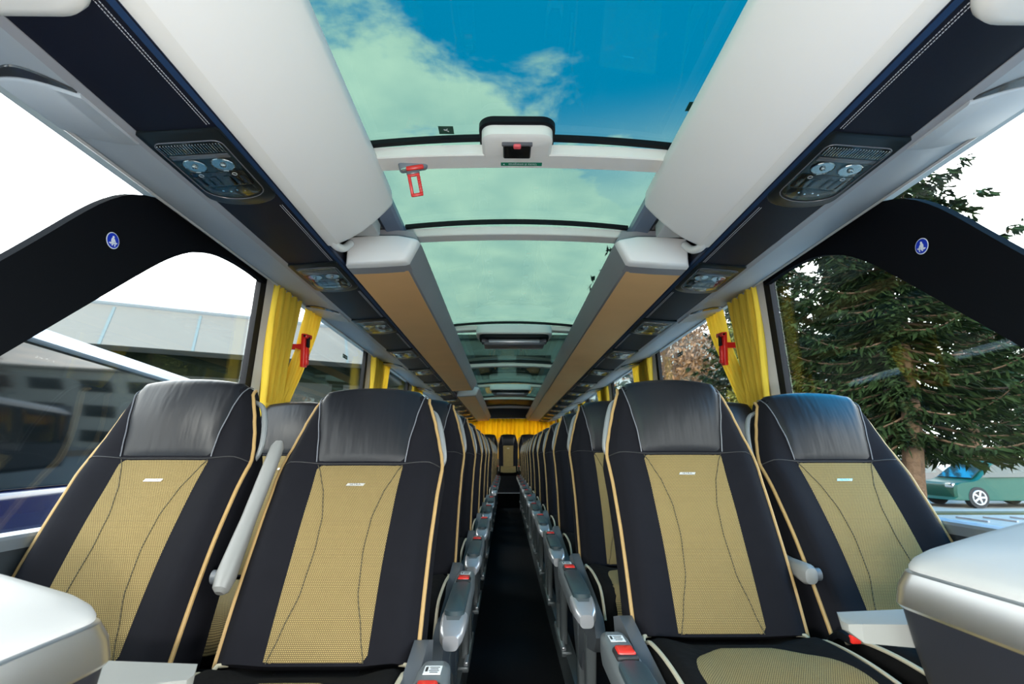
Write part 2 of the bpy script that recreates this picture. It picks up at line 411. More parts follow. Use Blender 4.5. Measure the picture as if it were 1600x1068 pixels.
mb = MB(); mb.box((0, (Y0 + 11.0) / 2, -0.02), (0.50, 11.0 - Y0, 0.04), M_carpet)
mb.box((0, 11.8, 0.13), (0.50, 1.6, 0.34), M_carpet, r=0.004)
mb.box((0, 10.995, 0.295), (0.50, 0.03, 0.014), M_sill)
S(mb, 'floor')
for sg, side in ((-1, 'left'), (1, 'right')):
    mb = MB()
    mb.box((sg * 0.745, (Y0 + Y1) / 2, PLAT / 2 - 0.02), (0.99, Y1 - Y0, PLAT + 0.04), M_carpet)
    S(mb, 'trim_1' if sg < 0 else 'trim_2')           # seat platforms
    mb = MB(); mb.prism([(sg * 0.238, 0.0), (sg * 0.262, 0.0), (sg * 0.285, PLAT + 0.012), (sg * 0.238, PLAT + 0.012)], 0.2, 11.0, M_leg)
    S(mb, 'trim_3' if sg < 0 else 'trim_4')           # platform edge rails
    # lower side wall with sill ledge
    mb = MB()
    mb.prism([(sg * 1.242, 0.10), (sg * 1.242, 0.84), (sg * 1.240, 0.86), (sg * 1.240, 0.885), (sg * 1.30, 0.885), (sg * 1.30, 0.10)], Y0, Y1, M_wall)
    mb.prism([(sg * 1.234, 0.855), (sg * 1.234, 0.880), (sg * 1.238, 0.888), (sg * 1.30, 0.888), (sg * 1.30, 0.855)], Y0, Y1, M_sill)
    S(mb, 'wall_' + side, smooth=False)
    mb = MB()
    mb.prism([(sg * 1.27, 1.93), (sg * 1.16, 1.93), (sg * 1.10, 2.0), (sg * 0.98, 2.13), (sg * 1.05, 2.16), (sg * 1.22, 2.03)], Y0, Y1, M_lgrey)
    S(mb, 'ceiling.002' if sg < 0 else 'ceiling.003', smooth=False)
    # roof flank above the bins
    mb = MB()
    mb.prism([(sg * 0.56, 2.09), (sg * 0.56, 2.13), (sg * 1.02, 2.17), (sg * 1.02, 2.13), (sg * 0.80, 2.10)], Y0, Y1, M_lgrey)
    S(mb, 'ceiling' if sg < 0 else 'ceiling.001')
    # slate longitudinal rail beside the roof glass
    mb = MB()
    mb.prism([(sg * 0.505, 2.055), (sg * 0.515, 2.045), (sg * 0.575, 2.035), (sg * 0.60, 2.06), (sg * 0.60, 2.10), (sg * 0.515, 2.10)], Y0 + 0.4, Y1, M_slate)
    S(mb, 'trim_5' if sg < 0 else 'trim_6')
    # side panel over the windows: light grey, lower edge lip
    mb = MB()
    mb.prism([(sg * 0.935, 1.838), (sg * 0.955, 1.836), (sg * 1.15, 1.876), (sg * 1.17, 1.890), (sg * 1.172, 1.905), (sg * 1.16, 1.93), (sg * 0.935, 1.93)], Y0, Y1, M_pgrey)
    mb.prism([(sg * 0.934, 1.832), (sg * 0.962, 1.832), (sg * 0.966, 1.840), (sg * 0.934, 1.842)], Y0, Y1, M_fgrey)
    mb.prism([(sg * 1.146, 1.8735), (sg * 1.152, 1.869), (sg * 1.176, 1.884), (sg * 1.178, 1.897), (sg * 1.17, 1.897)], Y0, Y1, M_lgrey)
    S(mb, 'trim_7' if sg < 0 else 'trim_8')

# front and rear wall
mb = MB()
mb.box((0, Y0 - 0.05, 0.40), (2.6, 0.1, 0.80), M_wall); mb.box((0, Y0 - 0.05, 2.11), (2.5, 0.1, 0.18), M_wall)
S(mb, 'wall_front')
mb = MB(); mb.box((0, Y0 - 0.04, 1.41), (2.5, 0.01, 1.22), M_sideglass); S(mb, 'window_1')
mb = MB()
mb.box((0, Y1 + 0.05, 0.55), (2.6, 0.1, 1.1), M_wall); mb.box((0, Y1 + 0.0, 2.10), (2.5, 0.1, 0.34), M_wall)
for sg in (-1, 1): mb.box((sg * 1.15, Y1 + 0.05, 1.5), (0.22, 0.1, 0.95), M_wall)
S(mb, 'wall_rear')
mb = MB(); mb.box((0, Y1 + 0.04, 1.52), (2.1, 0.01, 0.88), M_sideglass); S(mb, 'window_2')

# side windows: plane leaning inwards
def wx(z): return 1.280 - (z - 0.885) * 0.045
wn = 3
def pane(sg, a, b, z0=0.885, z1=1.95):
    global wn
    mb = MB()
    mb.loft([[(sg * (wx(z) + d), y, z) for y, z in ((a, z0), (b, z0), (b, z1), (a, z1))] for d in (0.0, 0.006)], M_sideglass)
    S(mb, 'window_%d' % wn, smooth=False); wn += 1
tn = 9
def strut(mb, name=None):
    global tn
    o = S(mb, 'trim_%d' % tn, smooth=False); tn += 1
    return o
for sg in (-1, 1):
    pane(sg, Y0, 2.32)
    for k in range(5):
        pane(sg, POSTY[k] + 0.16, POSTY[k + 1] - 0.16)
    for k, y in enumerate(POSTY):
        mb = MB()
        zs = (0.885, 1.4, 1.95)
        mb.loft([[(sg * (wx(z) - 0.018), y - 0.13, z), (sg * (wx(z) - 0.045), y - 0.10, z), (sg * (wx(z) - 0.045), y + 0.10, z), (sg * (wx(z) - 0.018), y + 0.13, z)] for z in zs], M_lgrey)
        mb.loft([[(sg * (wx(z) - 0.016), y - 0.18, z), (sg * (wx(z) - 0.016), y + 0.18, z), (sg * (wx(z) + 0.01), y + 0.18, z), (sg * (wx(z) + 0.01), y - 0.18, z)] for z in zs], M_bmat)
        strut(mb)
    # diagonal black pillar with the arch into the header
    top = [(0.557, -0.2), (1.10, 0.403), (1.32, 0.66), (1.40, 0.74), (1.47, 0.79), (1.56, 0.826), (1.70, 0.86), (2.36, 0.86)]
    inn = [(2.36, 0.80), (2.22, 0.805), (2.08, 0.80), (1.96, 0.785), (1.86, 0.755), (1.76, 0.71), (1.635, 0.622), (1.40, 0.412), (1.15, 0.185), (0.72, -0.2)]
    # strips between matching points keep the band clean
    def resample(P, n):
        d = [0]
        for a, b in zip(P, P[1:]): d.append(d[-1] + math.dist(a, b))
        out = []
        for i in range(n):
            t = d[-1] * i / (n - 1)
            for j in range(len(P) - 1):
                if t <= d[j + 1] + 1e-9:
                    f = (t - d[j]) / (d[j + 1] - d[j]); out.append((P[j][0] + (P[j + 1][0] - P[j][0]) * f, P[j][1] + (P[j + 1][1] - P[j][1]) * f)); break
        return out
    def sm(P): return [(p.x, p.y) for p in smooth_path([(a, b, 0) for a, b in P], 5)]
    A = resample(sm(top), 48); B = resample(sm(list(reversed(inn))), 48)
    mb = MB(); rings = []
    for a, b in zip(A, B):
        rings.append([(sg * (wx(a[1] + E) - 0.004), a[0], a[1] + E), (sg * (wx(b[1] + E) - 0.004), b[0], b[1] + E),
                      (sg * (wx(b[1] + E) - 0.030), b[0] - 0.003, b[1] + E), (sg * (wx(a[1] + E) - 0.030), a[0] + 0.003, a[1] + E)])
    mb.loft(rings, M_pillar)
    o = strut(mb)
    # round seat-belt sticker
    mb = MB()
    R = 0.0245
    mb.cyl((0, 0, 0), R, 0.001, M_stwhite, axis='x', n=40)
    mb.cyl((-sg * 0.0008, 0, 0), R * 0.90, 0.001, M_stblue, axis='x', n=40)
    k = -sg * 0.0018
    def poly(pts): mb.prism([(p[0] * R, p[1] * R) for p in pts], k - 0.0003, k + 0.0003, M_stwhite, axis='x')
    mb.cyl((k, -0.05 * R, 0.42 * R), 0.15 * R, 0.0006, M_stwhite, axis='x', n=16)
    poly([(-0.25, 0.28), (0.12, 0.28), (0.20, 0.0), (0.10, -0.25), (-0.30, -0.25), (-0.33, 0.05)])
    poly([(0.16, 0.25), (0.52, -0.22), (0.24, -0.22)])
    poly([(-0.35, -0.30), (0.40, -0.20), (0.62, -0.05), (0.66, -0.18), (0.42, -0.34), (-0.30, -0.44)])
    poly([(0.30, -0.30), (0.44, -0.30), (0.40, -0.62), (0.27, -0.62)])
    poly([(-0.52, -0.34), (-0.20, -0.40), (-0.25, -0.55), (-0.6, -0.50)])
    poly([(-0.1, -0.40), (0.1, -0.40), (0.0, -0.66), (-0.2, -0.62)])
    st = mb.build('seat_belt_sticker')
    zst = E + 0.615
    st.location = (sg * (wx(zst) - 0.0335), 1.425 if sg < 0 else 1.44, zst)
    st.rotation_euler = (0, 0, 0)
    tag(st, 'round blue seat belt sticker on the %s black diagonal pillar' % ('left' if sg < 0 else 'right'), 'sticker', 'seat belt stickers')

# ------------------------------------------------------------------ roof glass, beams
def roofz(x): return 2.115 + 0.035 * (1 - (x / 0.56) ** 2)
def beamz(x): return 2.070 + 0.018 * (1 - (x / 0.52) ** 2)
BEAMS = [1.588, 2.24, 4.12, 5.93, 7.75, 9.6, 11.4]
edges = [Y0 + 0.45] + BEAMS + [Y1]
for a, b in zip(edges, edges[1:]):
    mb = MB(); n = 14
    mb.loft([[(x, y, roofz(x) + d) for x, d in [(-0.56 + 1.12 * i / n, 0) for i in range(n + 1)] + [(0.56 - 1.12 * i / n, 0.006) for i in range(n + 1)]] for y in (a + 0.01, b + 0.005)], M_roofglass if a < 9.5 else M_bmat)
    S(mb, 'window_%d' % wn if a < 9.5 else 'ceiling.00%d' % (4 + (a > 11))); wn += 1
for k, y in enumerate(BEAMS):
    mb = MB(); n = 16; xs = [-0.52 + 1.04 * i / n for i in range(n + 1)]
    d = 0.085 if k != 1 else 0.075
    rings = []
    for x in xs:
        z = beamz(x)
        rings.append([(x, y + 0.004, z), (x, y, z + 0.004), (x, y - 0.006, z + 0.036), (x, y + d + 0.004, z + 0.036), (x, y + d, z + 0.004), (x, y + d - 0.004, z)])
    mb.loft(rings, M_beam)
    # black glazing gasket on the front edge
    mb.loft([[(x, y - 0.026, roofz(x) - 0.014), (x, y - 0.008, roofz(x) - 0.016), (x, y - 0.004, roofz(x) + 0.002), (x, y - 0.026, roofz(x) + 0.002)] for x in xs], M_bmat)
    strut(mb)
mb = MB(); mb.box((0, Y0 + 0.25, 2.11), (1.2, 0.5, 0.05), M_lgrey); strut(mb)

# roof hatch lock on the first beam
h = empty('hatch_lock', (-0.014, 1.588, beamz(0)), label='white roof hatch lock housing with black flap on first ceiling beam', cat='hatch lock')
def rrect(w, hgt, r, n=6, cx=0, cy=0):
    pts = []
    for (sx, sy, a0) in ((1, 1, 0), (-1, 1, 90), (-1, -1, 180), (1, -1, 270)):
        for i in range(n + 1):
            a = radians(a0 + 90 * i / n)
            pts.append((cx + sx * (w / 2 - r) + cos(a) * r, cy + sy * (hgt / 2 - r) + sin(a) * r))
    return pts
mb = MB()
W = 0.235
def hatch_ring(w, y0, y1, z, r):
    pts = [(-w / 2, y1), ]
    for i in range(9):
        a = radians(180 + 90 * i / 8); pts.append((-w / 2 + r + cos(a) * r, y0 + r + sin(a) * r))
    for i in range(9):
        a = radians(270 + 90 * i / 8); pts.append((w / 2 - r + cos(a) * r, y0 + r + sin(a) * r))
    pts.append((w / 2, y1))
    return [(p[0], p[1], z) for p in pts]
mb.loft([hatch_ring(W - 0.02, -0.100, 0.01, -0.004, 0.035), hatch_ring(W, -0.112, 0.01, 0.004, 0.04), hatch_ring(W, -0.116, 0.01, 0.036, 0.04)], M_beam)
mb.build('housing', h)
mb = MB(); mb.loft([hatch_ring(W + 0.010, -0.122, 0.0, 0.034, 0.045), hatch_ring(W + 0.018, -0.128, 0.0, 0.038, 0.05), hatch_ring(W + 0.018, -0.128, 0.0, 0.058, 0.05)], M_bmat)
g = mb.build('gasket', h)
mb = MB(); mb.box((0, -0.038, -0.008), (0.094, 0.082, 0.014), M_button, r=0.006, seg=3)
mb.box((0, -0.074, -0.008), (0.102, 0.014, 0.014), M_monitor, r=0.004)
fl = mb.build('flap', h)
mb = MB(); mb.box((0, -0.072, -0.015), (0.026, 0.02, 0.012), M_pink, r=0.005, seg=3); mb.build('knob', fl)

# green exit strip on the underside of the first beam
vs, fs = text_mesh('Uscita di emergenza', 0.0125)
mb = MB(); mb.box((0, 0, 0), (0.146, 0.021, 0.0012), M_green)
mx = Matrix.Translation((0.004, 0, -0.0009)) @ Matrix.Rotation(pi, 4, 'Z') @ Matrix.Rotation(pi, 4, 'Y')
# read from below, upside down for someone looking to the rear
vs = [Vector((v.x * 0.98, v.y * 1.0, 0)) for v in vs]
mb.add([(v.x, -v.y * -1.0, -0.0009) for v in [Vector((-p.x + 0.004, 0 + p.y, 0)) for p in vs]] if False else [(-(v.x) + 0.004, v.y * 1.45, -0.0009) for v in vs], fs, M_stwhite)
mb.prism([(-0.066, 0.0), (-0.060, 0.004), (-0.060, -0.004)], -0.0011, -0.0007, M_stwhite, axis='z')
o = mb.build('exit_sticker', smooth=False); o.location = (0.004, 1.645, beamz(0) - 0.0006)
tag(o, 'narrow green emergency exit sticker under the first ceiling beam', 'sticker')
# dark green running man stickers on the roof glass
for (x, y, lab) in ((-0.252, 1.53, 'small dark green exit sticker on roof glass left of hatch lock'), (0.528, 1.37, 'small dark green exit sticker at right edge of roof glass')):
    mb = MB(); mb.box((0, 0, 0), (0.050, 0.042, 0.0008), M_dgreen)
    mb.box((0.0, 0.0, -0.0008), (0.018, 0.003, 0.0004), M_label, rot=(0, 0, 0.6)); mb.box((0.0, -0.003, -0.0008), (0.014, 0.003, 0.0004), M_label, rot=(0, 0, -0.7))
    mb.cyl((0.007, 0.006, -0.0008), 0.0025, 0.0004, M_label, n=10)
    o = mb.build('exit_sticker', smooth=False); o.location = (x, y, roofz(x) - 0.0012); tag(o, lab, 'sticker')

# ------------------------------------------------------------------ hammers
def hammer_parts(root):
    """handle hangs along -z from a grey holder, face towards -y"""
    mb = MB(); mb.box((0.004, 0.012, 0.004), (0.088, 0.040, 0.036), M_hold, r=0.010, seg=3); mb.box((0.0, -0.002, -0.018), (0.040, 0.02, 0.016), M_monitor, r=0.004)
    mb.build('holder', root)
    mb = MB(); mb.box((0.008, -0.010, -0.006), (0.055, 0.012, 0.014), M_hred, r=0.005); mb.tube([(-0.018, -0.010, -0.006), (-0.034, -0.010, -0.006)], [0.007, 0.003], M_chrome)
    mb.build('hammer_head', root)
    mb = MB()
    mb.tube([Vector((p[0], -0.008, p[1])) for p in smooth_path([(-0.013, -0.025, 0), (-0.013, -0.075, 0), (0.013, -0.075, 0), (0.013, -0.025, 0)], 1, closed=False)], 0.005, M_hred) if False else None
    for x in (-0.014, 0.014): mb.box((x, -0.008, -0.052), (0.010, 0.010, 0.062), M_hred, r=0.003)
    mb.box((0, -0.008, -0.082), (0.038, 0.012, 0.010), M_hred, r=0.003); mb.box((0, -0.008, -0.026), (0.038, 0.012, 0.008), M_hred, r=0.003)
    for i in range(7): mb.box((0.014, -0.015, -0.034 - i * 0.007), (0.012, 0.005, 0.003), M_hred, r=0.001)
    mb.build('handle', root)
ham = empty('emergency_hammer', (-0.384, 1.640, beamz(-0.36) - 0.006), label='red emergency hammer hanging from the first ceiling beam', cat='hammer')
hammer_parts(ham); ham.rotation_euler = (radians(25), radians(-12), radians(4)); ham.scale = (1.15, 1.15, 1.2)
def long_hammer(sg, y, z):
    r = empty('emergency_hammer', (sg * (wx(z) - 0.108), y, z), label='red emergency hammer on the %s window post between the yellow curtains' % ('left' if sg < 0 else 'right'), cat='hammer')
    mb = MB(); mb.box((sg * 0.03, 0, 0.02), (0.07, 0.018, 0.03), M_hred); mb.box((0, 0, 0), (0.02, 0.050, 0.18), M_hred, r=0.004); mb.box((-sg * 0.012, 0.006, -0.03), (0.016, 0.030, 0.10), M_hred, r=0.004)
    for i in range(8): mb.box((-sg * 0.02, 0.006, -0.07 + i * 0.01), (0.006, 0.028, 0.004), M_hred, r=0.001)
    mb.build('holder', r)
    mb = MB(); mb.box((-sg * 0.016, 0.0, 0.075), (0.02, 0.085, 0.024), M_hred, r=0.006); mb.tube([(-sg * 0.016, -0.035, 0.075), (-sg * 0.016, -0.055, 0.075)], [0.008, 0.003], M_bmat)
    mb.build('hammer_head', r)
    mb = MB(); mb.box((-sg * 0.020, 0.0, 0.045), (0.014, 0.022, 0.06), M_bmat, r=0.004); mb.build('grip', r)
    r.rotation_euler = (radians(6), 0, 0)
long_hammer(-1, POSTY[0] + 0.20, 1.625)
long_hammer(1, POSTY[0] + 0.20, 1.640)

for sg, y, z in ((-1, 3.72, E + 0.70), (1, 3.70, E + 0.72)):
    mb = MB(); mb.box((0, 0, 0), (0.001, 0.11, 0.028), M_dgreen); mb.box((-sg * 0.0006, 0.02, 0), (0.0006, 0.05, 0.006), M_label); mb.box((-sg * 0.0006, -0.035, 0), (0.0006, 0.016, 0.012), M_label)
    o = mb.build('exit_sticker', smooth=False); o.location = (sg * (wx(z) - 0.004), y, z); tag(o, 'small green exit sticker on the %s side window behind the curtains' % ('left' if sg < 0 else 'right'), 'sticker')

# ------------------------------------------------------------------ overhead: front white shells
for sg, side in ((-1, 'left'), (1, 'right')):
    prof = [(0.490, 2.042), (0.494, 2.030), (0.520, 1.999), (0.560, 1.957), (0.605, 1.917), (0.650, 1.886), (0.690, 1.866), (0.712, 1.858), (0.724, 1.860)]
    back = [(0.724, 1.90), (0.60, 2.04), (0.52, 2.085), (0.495, 2.08)]
    def ring(y, inset=0.0, dz=0.0):
        out = []
        cxp, czp = 0.60, 1.98
        for p in prof + back:
            out.append((sg * (p[0] + (cxp - p[0]) * inset), y, p[1] + (czp - p[1]) * inset))
        return out
    r = empty('overhead_shell', (0, 0, 0), label='smooth white front overhead shell on the %s beside the roof glass' % side, cat='overhead locker')
    mb = MB()
    mb.loft([ring(Y0 + 0.3), ring(0.5), ring(1.2), ring(1.80), ring(1.83, 0.012), ring(1.845, 0.04), ring(1.85, 0.09)], M_white)
    mb.build('shell', r, angle=50)
    mb = MB(); mb.prism([(sg * 0.690, 1.8635), (sg * 0.712, 1.853), (sg * 0.7285, 1.8555), (sg * 0.7285, 1.90), (sg * 0.72, 1.90)], Y0 + 0.3, 1.835, M_beam); mb.build('edge_lip', r)
    # hinge bracket at the end
    mb = MB(); mb.tube(smooth_path([(sg * 0.712, 1.80, 1.872), (sg * 0.708, 1.87, 1.868), (sg * 0.700, 1.93, 1.885), (sg * 0.695, 1.99, 1.93)], 5), 0.016, M_white, n=12)
    mb.box((sg * 0.64, 1.92, 1.985), (0.14, 0.12, 0.06), M_lgrey, r=0.01)
    mb.build('hinge_bracket', r)
    # overhead pods with tan fabric
    spans = [(2.02, 6.45), (6.98, 12.45)] if sg < 0 else [(2.02, 12.45)]
    for i, (a, b) in enumerate(spans):
        r = empty('luggage_bin', (0, a, 0), label=('long grey luggage bin with tan underside, %s of the aisle' % side) if sg > 0 else ('grey luggage bin with tan underside left of aisle, ' + ('nearer one' if i == 0 else 'farther one at the rear')), cat='luggage bin')
        L = b - a
        mb = MB()
        mb.prism([(sg * 0.470, 1.872), (sg * 0.480, 1.868), (sg * 0.490, 1.885), (sg * 0.726, 1.868), (sg * 0.73, 1.90), (sg * 0.70, 2.05), (sg * 0.46, 2.04), (sg * 0.420, 1.972), (sg * 0.424, 1.955)], 0.085, L, M_fgrey)
        mb.build('body', r)
        mb = MB(); mb.prism([(sg * 0.479, 1.8655), (sg * 0.725, 1.8545), (sg * 0.725, 1.872), (sg * 0.485, 1.884)], 0.115, L - 0.0, M_tan); mb.build('fabric_panel', r)
        # rounded end cap
        capo = [(0.724, 1.852), (0.60, 1.857), (0.478, 1.866), (0.462, 1.872), (0.425, 1.950), (0.420, 1.965), (0.430, 1.972), (0.50, 1.985), (0.60, 1.985), (0.724, 1.975)]
        def cr_(y, k, mzz=0.0): return [(sg * (0.60 + (p[0] - 0.60) * k), y, 1.93 + (p[1] - 1.93) * k) for p in capo]
        mb = MB(); mb.loft([cr_(0.0, 0.86), cr_(0.004, 0.93), cr_(0.018, 0.985), cr_(0.04, 1.0), cr_(0.052, 1.0)], M_white); mb.build('end_cap', r, angle=50)
        mb = MB(); mb.loft([cr_(0.052, 0.998), cr_(0.125, 1.0)], M_fgrey); mb.build('end_frame', r)
    # service channel between bins and window panel
    r = empty('service_channel', (0, 0, 0), label='dark navy leather service channel with white stitching, %s side ceiling' % side, cat='ceiling channel')
    mb = MB()
    mb.prism([(sg * 0.730, 1.853), (sg * 0.744, 1.847), (sg * 0.77, 1.842), (sg * 0.90, 1.832), (sg * 0.934, 1.834), (sg * 0.936, 1.90), (sg * 0.73, 1.90)], Y0, Y1, M_navy)
    mb.build('leather_cover', r)
    mb = MB(); mb.prism([(sg * 0.7285, 1.858), (sg * 0.732, 1.8515), (sg * 0.7425, 1.8465), (sg * 0.747, 1.850), (sg * 0.747, 1.87), (sg * 0.73, 1.87)], Y0, Y1, M_blue); mb.build('edge_strip', r)
    mb = MB()
    LY = [1.26 + 0.875 * k for k in range(13)]
    for xw in (0.754, 0.7605):
        zz_ = 1.8457 - (xw - 0.75) * 0.17 - 0.0004
        y = 0.3
        while y < 7.0:
            if not any(c - 0.175 < y < c + 0.225 for c in LY):
                mb.box((sg * xw, y, zz_), (0.0011, 0.0046, 0.0011), M_stitch)
            y += 0.0068
    mb.build('stitching', r, smooth=False)

# corner lobes at the front
for sg, side in ((-1, 'left'), (1, 'right')):
    mb = MB(); rings = []
    for z, k in ((1.88, 1.0), (1.835, 1.0), (1.815, 0.97), (1.806, 0.90), (1.802, 0.7)):
        rings.append([(sg * (0.86 + p[0] * k), 0.42 + p[1] * k, z) for p in rrect(0.24, 0.68, 0.07, 8)])
    mb.loft(rings, M_beam)
    o = mb.build('ceiling_speaker_cover', angle=50)
    tag(o, 'rounded cream cover under the %s ceiling channel at top picture corner' % side, 'ceiling cover')

# ------------------------------------------------------------------ reading light units
def make_psu():
    r = empty('reading_light_unit', (0, 0, 0))
    # local: x across, y along, z down is -; face at z=0 pointing -z
    def outline(w, y0, y1, r1):
        pts = []
        for i in range(7): a = radians(180 + 90 * i / 6); pts.append((-w / 2 + r1 + cos(a) * r1, y0 + r1 + sin(a) * r1))
        for i in range(7): a = radians(270 + 90 * i / 6); pts.append((w / 2 - r1 + cos(a) * r1, y0 + r1 + sin(a) * r1))
        for i in range(13):
            a = pi * i / 12; pts.append((cos(a) * w / 2, y1 - 0.06 + sin(a) * 0.06))
        return pts
    mb = MB(); A = outline(0.198, -0.165, 0.205, 0.012); B = outline(0.188, -0.158, 0.197, 0.012)
    mb.loft([[(p[0], p[1], 0.012) for p in A], [(p[0], p[1], -0.003) for p in A], [(p[0], p[1], -0.006) for p in B]], M_housing)
    mb.build('housing', r)
    # recessed darker face, slight ring
    mb = MB(); C = outline(0.166, -0.125, 0.160, 0.02)
    mb.tube([(p[0], p[1], -0.0068) for p in C], 0.0016, M_monitor, n=6, closed=True); rim = mb.build('rim', r)
    mb = MB(); n = 22
    for i in range(n):
        x = -0.075 + 0.150 * i / (n - 1); mb.box((x, -0.098, -0.008), (0.0042, 0.036, 0.004), M_refl, r=0.0012)
    mb.build('ribbed_lamp', r)
    mb = MB(); mb.box((0, -0.062, -0.0075), (0.148, 0.016, 0.003), M_monitor, r=0.001); mb.build('divider', r)
    for s in (-1, 1):
        sp_ = MB(); c = (s * 0.037, -0.022, 0)
        prof = [(0.030, -0.0085), (0.028, -0.0105), (0.026, -0.0085), (0.017, -0.0072), (0.008, -0.0066)]
        n = 28
        rings = [[(c[0] + cos(2 * pi * k / n) * rr * (1 + (0.06 if k % 2 else 0) * (0 < j < 4)), c[1] + sin(2 * pi * k / n) * rr * (1 + (0.06 if k % 2 else 0) * (0 < j < 4)), z) for k in range(n)] for j, (rr, z) in enumerate(prof)]
        sp_.loft(rings, M_refl)
        bm = bmesh.new(); bmesh.ops.create_uvsphere(bm, u_segments=12, v_segments=8, radius=0.008)
        sp_.bm(bm, M_refl, Matrix.Translation((c[0], c[1], -0.008)))
        sp_.build('spotlight', r, angle=20)
    mb = MB(); mb.box((0, 0.045, -0.0075), (0.145, 0.066, 0.003), M_button, r=0.002)
    for s in (-0.045, 0.045):
        for dx in (-0.022, 0.0, 0.022): mb.box((s * 0.9 + dx, 0.052, -0.0105), (0.017, 0.046, 0.004), M_button, r=0.0015)
        ring_ = [(s + cos(2 * pi * k / 16) * 0.006, 0.022 + sin(2 * pi * k / 16) * 0.006, -0.0095) for k in range(16)]
        mb.tube(ring_, 0.0008, M_stitch, n=5, closed=True)
    mb.build('button_panel', r)
    mb = MB(); mb.box((0, 0.108, -0.007), (0.125, 0.040, 0.003), M_housing, r=0.004)
    for i in range(4): mb.cyl((-0.03 + i * 0.02, 0.105 + 0.006 * (i % 2), -0.009), 0.003, 0.002, M_chrome, n=10)
    mb.build('grille', r)
    # clear cover
    mb = MB(); D1 = outline(0.160, -0.120, 0.150, 0.02); D2 = outline(0.142, -0.108, 0.138, 0.02)
    mb.loft([[(p[0], p[1], -0.0065) for p in D1], [(p[0], p[1], -0.014) for p in D2], [(p[0] * 0.6, p[1] * 0.6, -0.0165) for p in D2]], M_lens)
    mb.build('clear_cover', r)
    return r
psu0 = make_psu(); first = True
ordn = ['first', 'second', 'third', 'fourth', 'fifth', 'sixth', 'seventh', 'eighth', 'ninth', 'tenth', 'eleventh', 'twelfth', 'thirteenth']
for sg, side in ((-1, 'left'), (1, 'right')):
    for k, y in enumerate(LY):
        r = psu0 if first else copy_tree(psu0); first = False
        r.location = (sg * 0.840, y, 1.8365)
        r.rotation_euler = (0, radians(4.3) * sg, 0)
        tag(r, 'dark reading light unit in the %s ceiling channel, %s from the camera' % (side, ordn[k]), 'reading light', 'reading light units along the %s ceiling' % side)

# air outlets in the window side panel
def make_outlet(sg):
    r = empty('air_outlet', (0, 0, 0))
    a = math.atan2(0.040, 0.195)
    mb = MB(); n = 14; rings = []
    up = []; lo = []
    def pt(u, y, d): return (sg * (1.055 + u * cos(a)), y, 1.857 + u * sin(a) - d)
    fr = [(-0.098 + 0.196 * i / n, -0.075 - 0.020 * sin(pi * i / n)) for i in range(n + 1)]
    bk = [(-0.098 + 0.196 * i / n, 0.105 + 0.022 * sin(pi * i / n)) for i in range(n + 1)]
    vs = []; 
    for (u, y), (u2, y2) in zip(fr, bk):
        rings.append([pt(u, y, -0.01), pt(u, y, 0.010), pt(u, y + 0.006, 0.014), pt(u2, y2 - 0.008, 0.012), pt(u2, y2, 0.008), pt(u2, y2, -0.01)])
    mb.loft(rings, M_outlet); mb.build('body', r)
    mb = MB(); rings = []
    for i in range(n + 1):
        u = -0.094 + 0.188 * i / n; k = sin(pi * i / n)
        rings.append([pt(u, -0.078 - 0.050 * k, 0.001), pt(u, -0.078 - 0.048 * k, 0.005), pt(u, -0.079 - 0.020 * k, 0.009), pt(u, -0.078 - 0.018 * k, 0.001)])
    mb.loft(rings, M_slatd); mb.build('vent_lip', r)
    return r
for sg, side in ((-1, 'left'), (1, 'right')):
    p0 = make_outlet(sg)
    for k in range(7):
        r = p0 if k == 0 else copy_tree(p0)
        r.location = (0, 1.04 + 1.75 * k, 0)
        tag(r, 'crescent air outlet in the %s panel over the windows, %s from the camera' % (side, ordn[k]), 'air outlet', 'air outlets over the %s windows' % side)

# ------------------------------------------------------------------ monitors under the beams
def make_monitor():
    r = empty('ceiling_monitor', (0, 0, 0))
    mb = MB()
    O = rrect(0.62, 0.30, 0.07, 8); 
    mb.loft([[(p[0] * 0.97, p[1] * 0.95, 0.045) for p in O], [(p[0], p[1], 0.02) for p in O], [(p[0], p[1], -0.020) for p in O], [(p[0] * 0.97, p[1] * 0.95, -0.030) for p in O]], M_beam); mb.build('housing', r)
    O2 = rrect(0.57, 0.26, 0.06, 8)
    mb = MB(); mb.loft([[(p[0], p[1] + 0.005, -0.028) for p in O2], [(p[0], p[1] + 0.005, -0.050) for p in O2]], M_bmat); mb.build('recess', r)
    mb = MB(); mb.box((0, 0.04, -0.078), (0.50, 0.17, 0.050), M_monitor, r=0.012, seg=3); mb.box((0, -0.045, -0.070), (0.42, 0.02, 0.030), M_silver, r=0.008)
    for s in (-1, 1): mb.cyl((s * 0.25, -0.02, -0.066), 0.026, 0.03, M_monitor, axis='x', n=16)
    mb.box((0, 0.118, -0.102), (0.46, 0.008, 0.006), M_lgrey, r=0.002)
    mb.build('screen', r)
    return r
m0 = make_monitor()
for i, (y, lab) in enumerate(((4.16, 'folded ceiling monitor under the third beam, nearest one'), (7.79, 'folded ceiling monitor farther back near the rear curtain'))):
    r = m0 if i == 0 else copy_tree(m0); r.location = (0.015, y, 2.058 if i == 0 else 2.05); tag(r, lab, 'monitor', 'folded ceiling monitors')

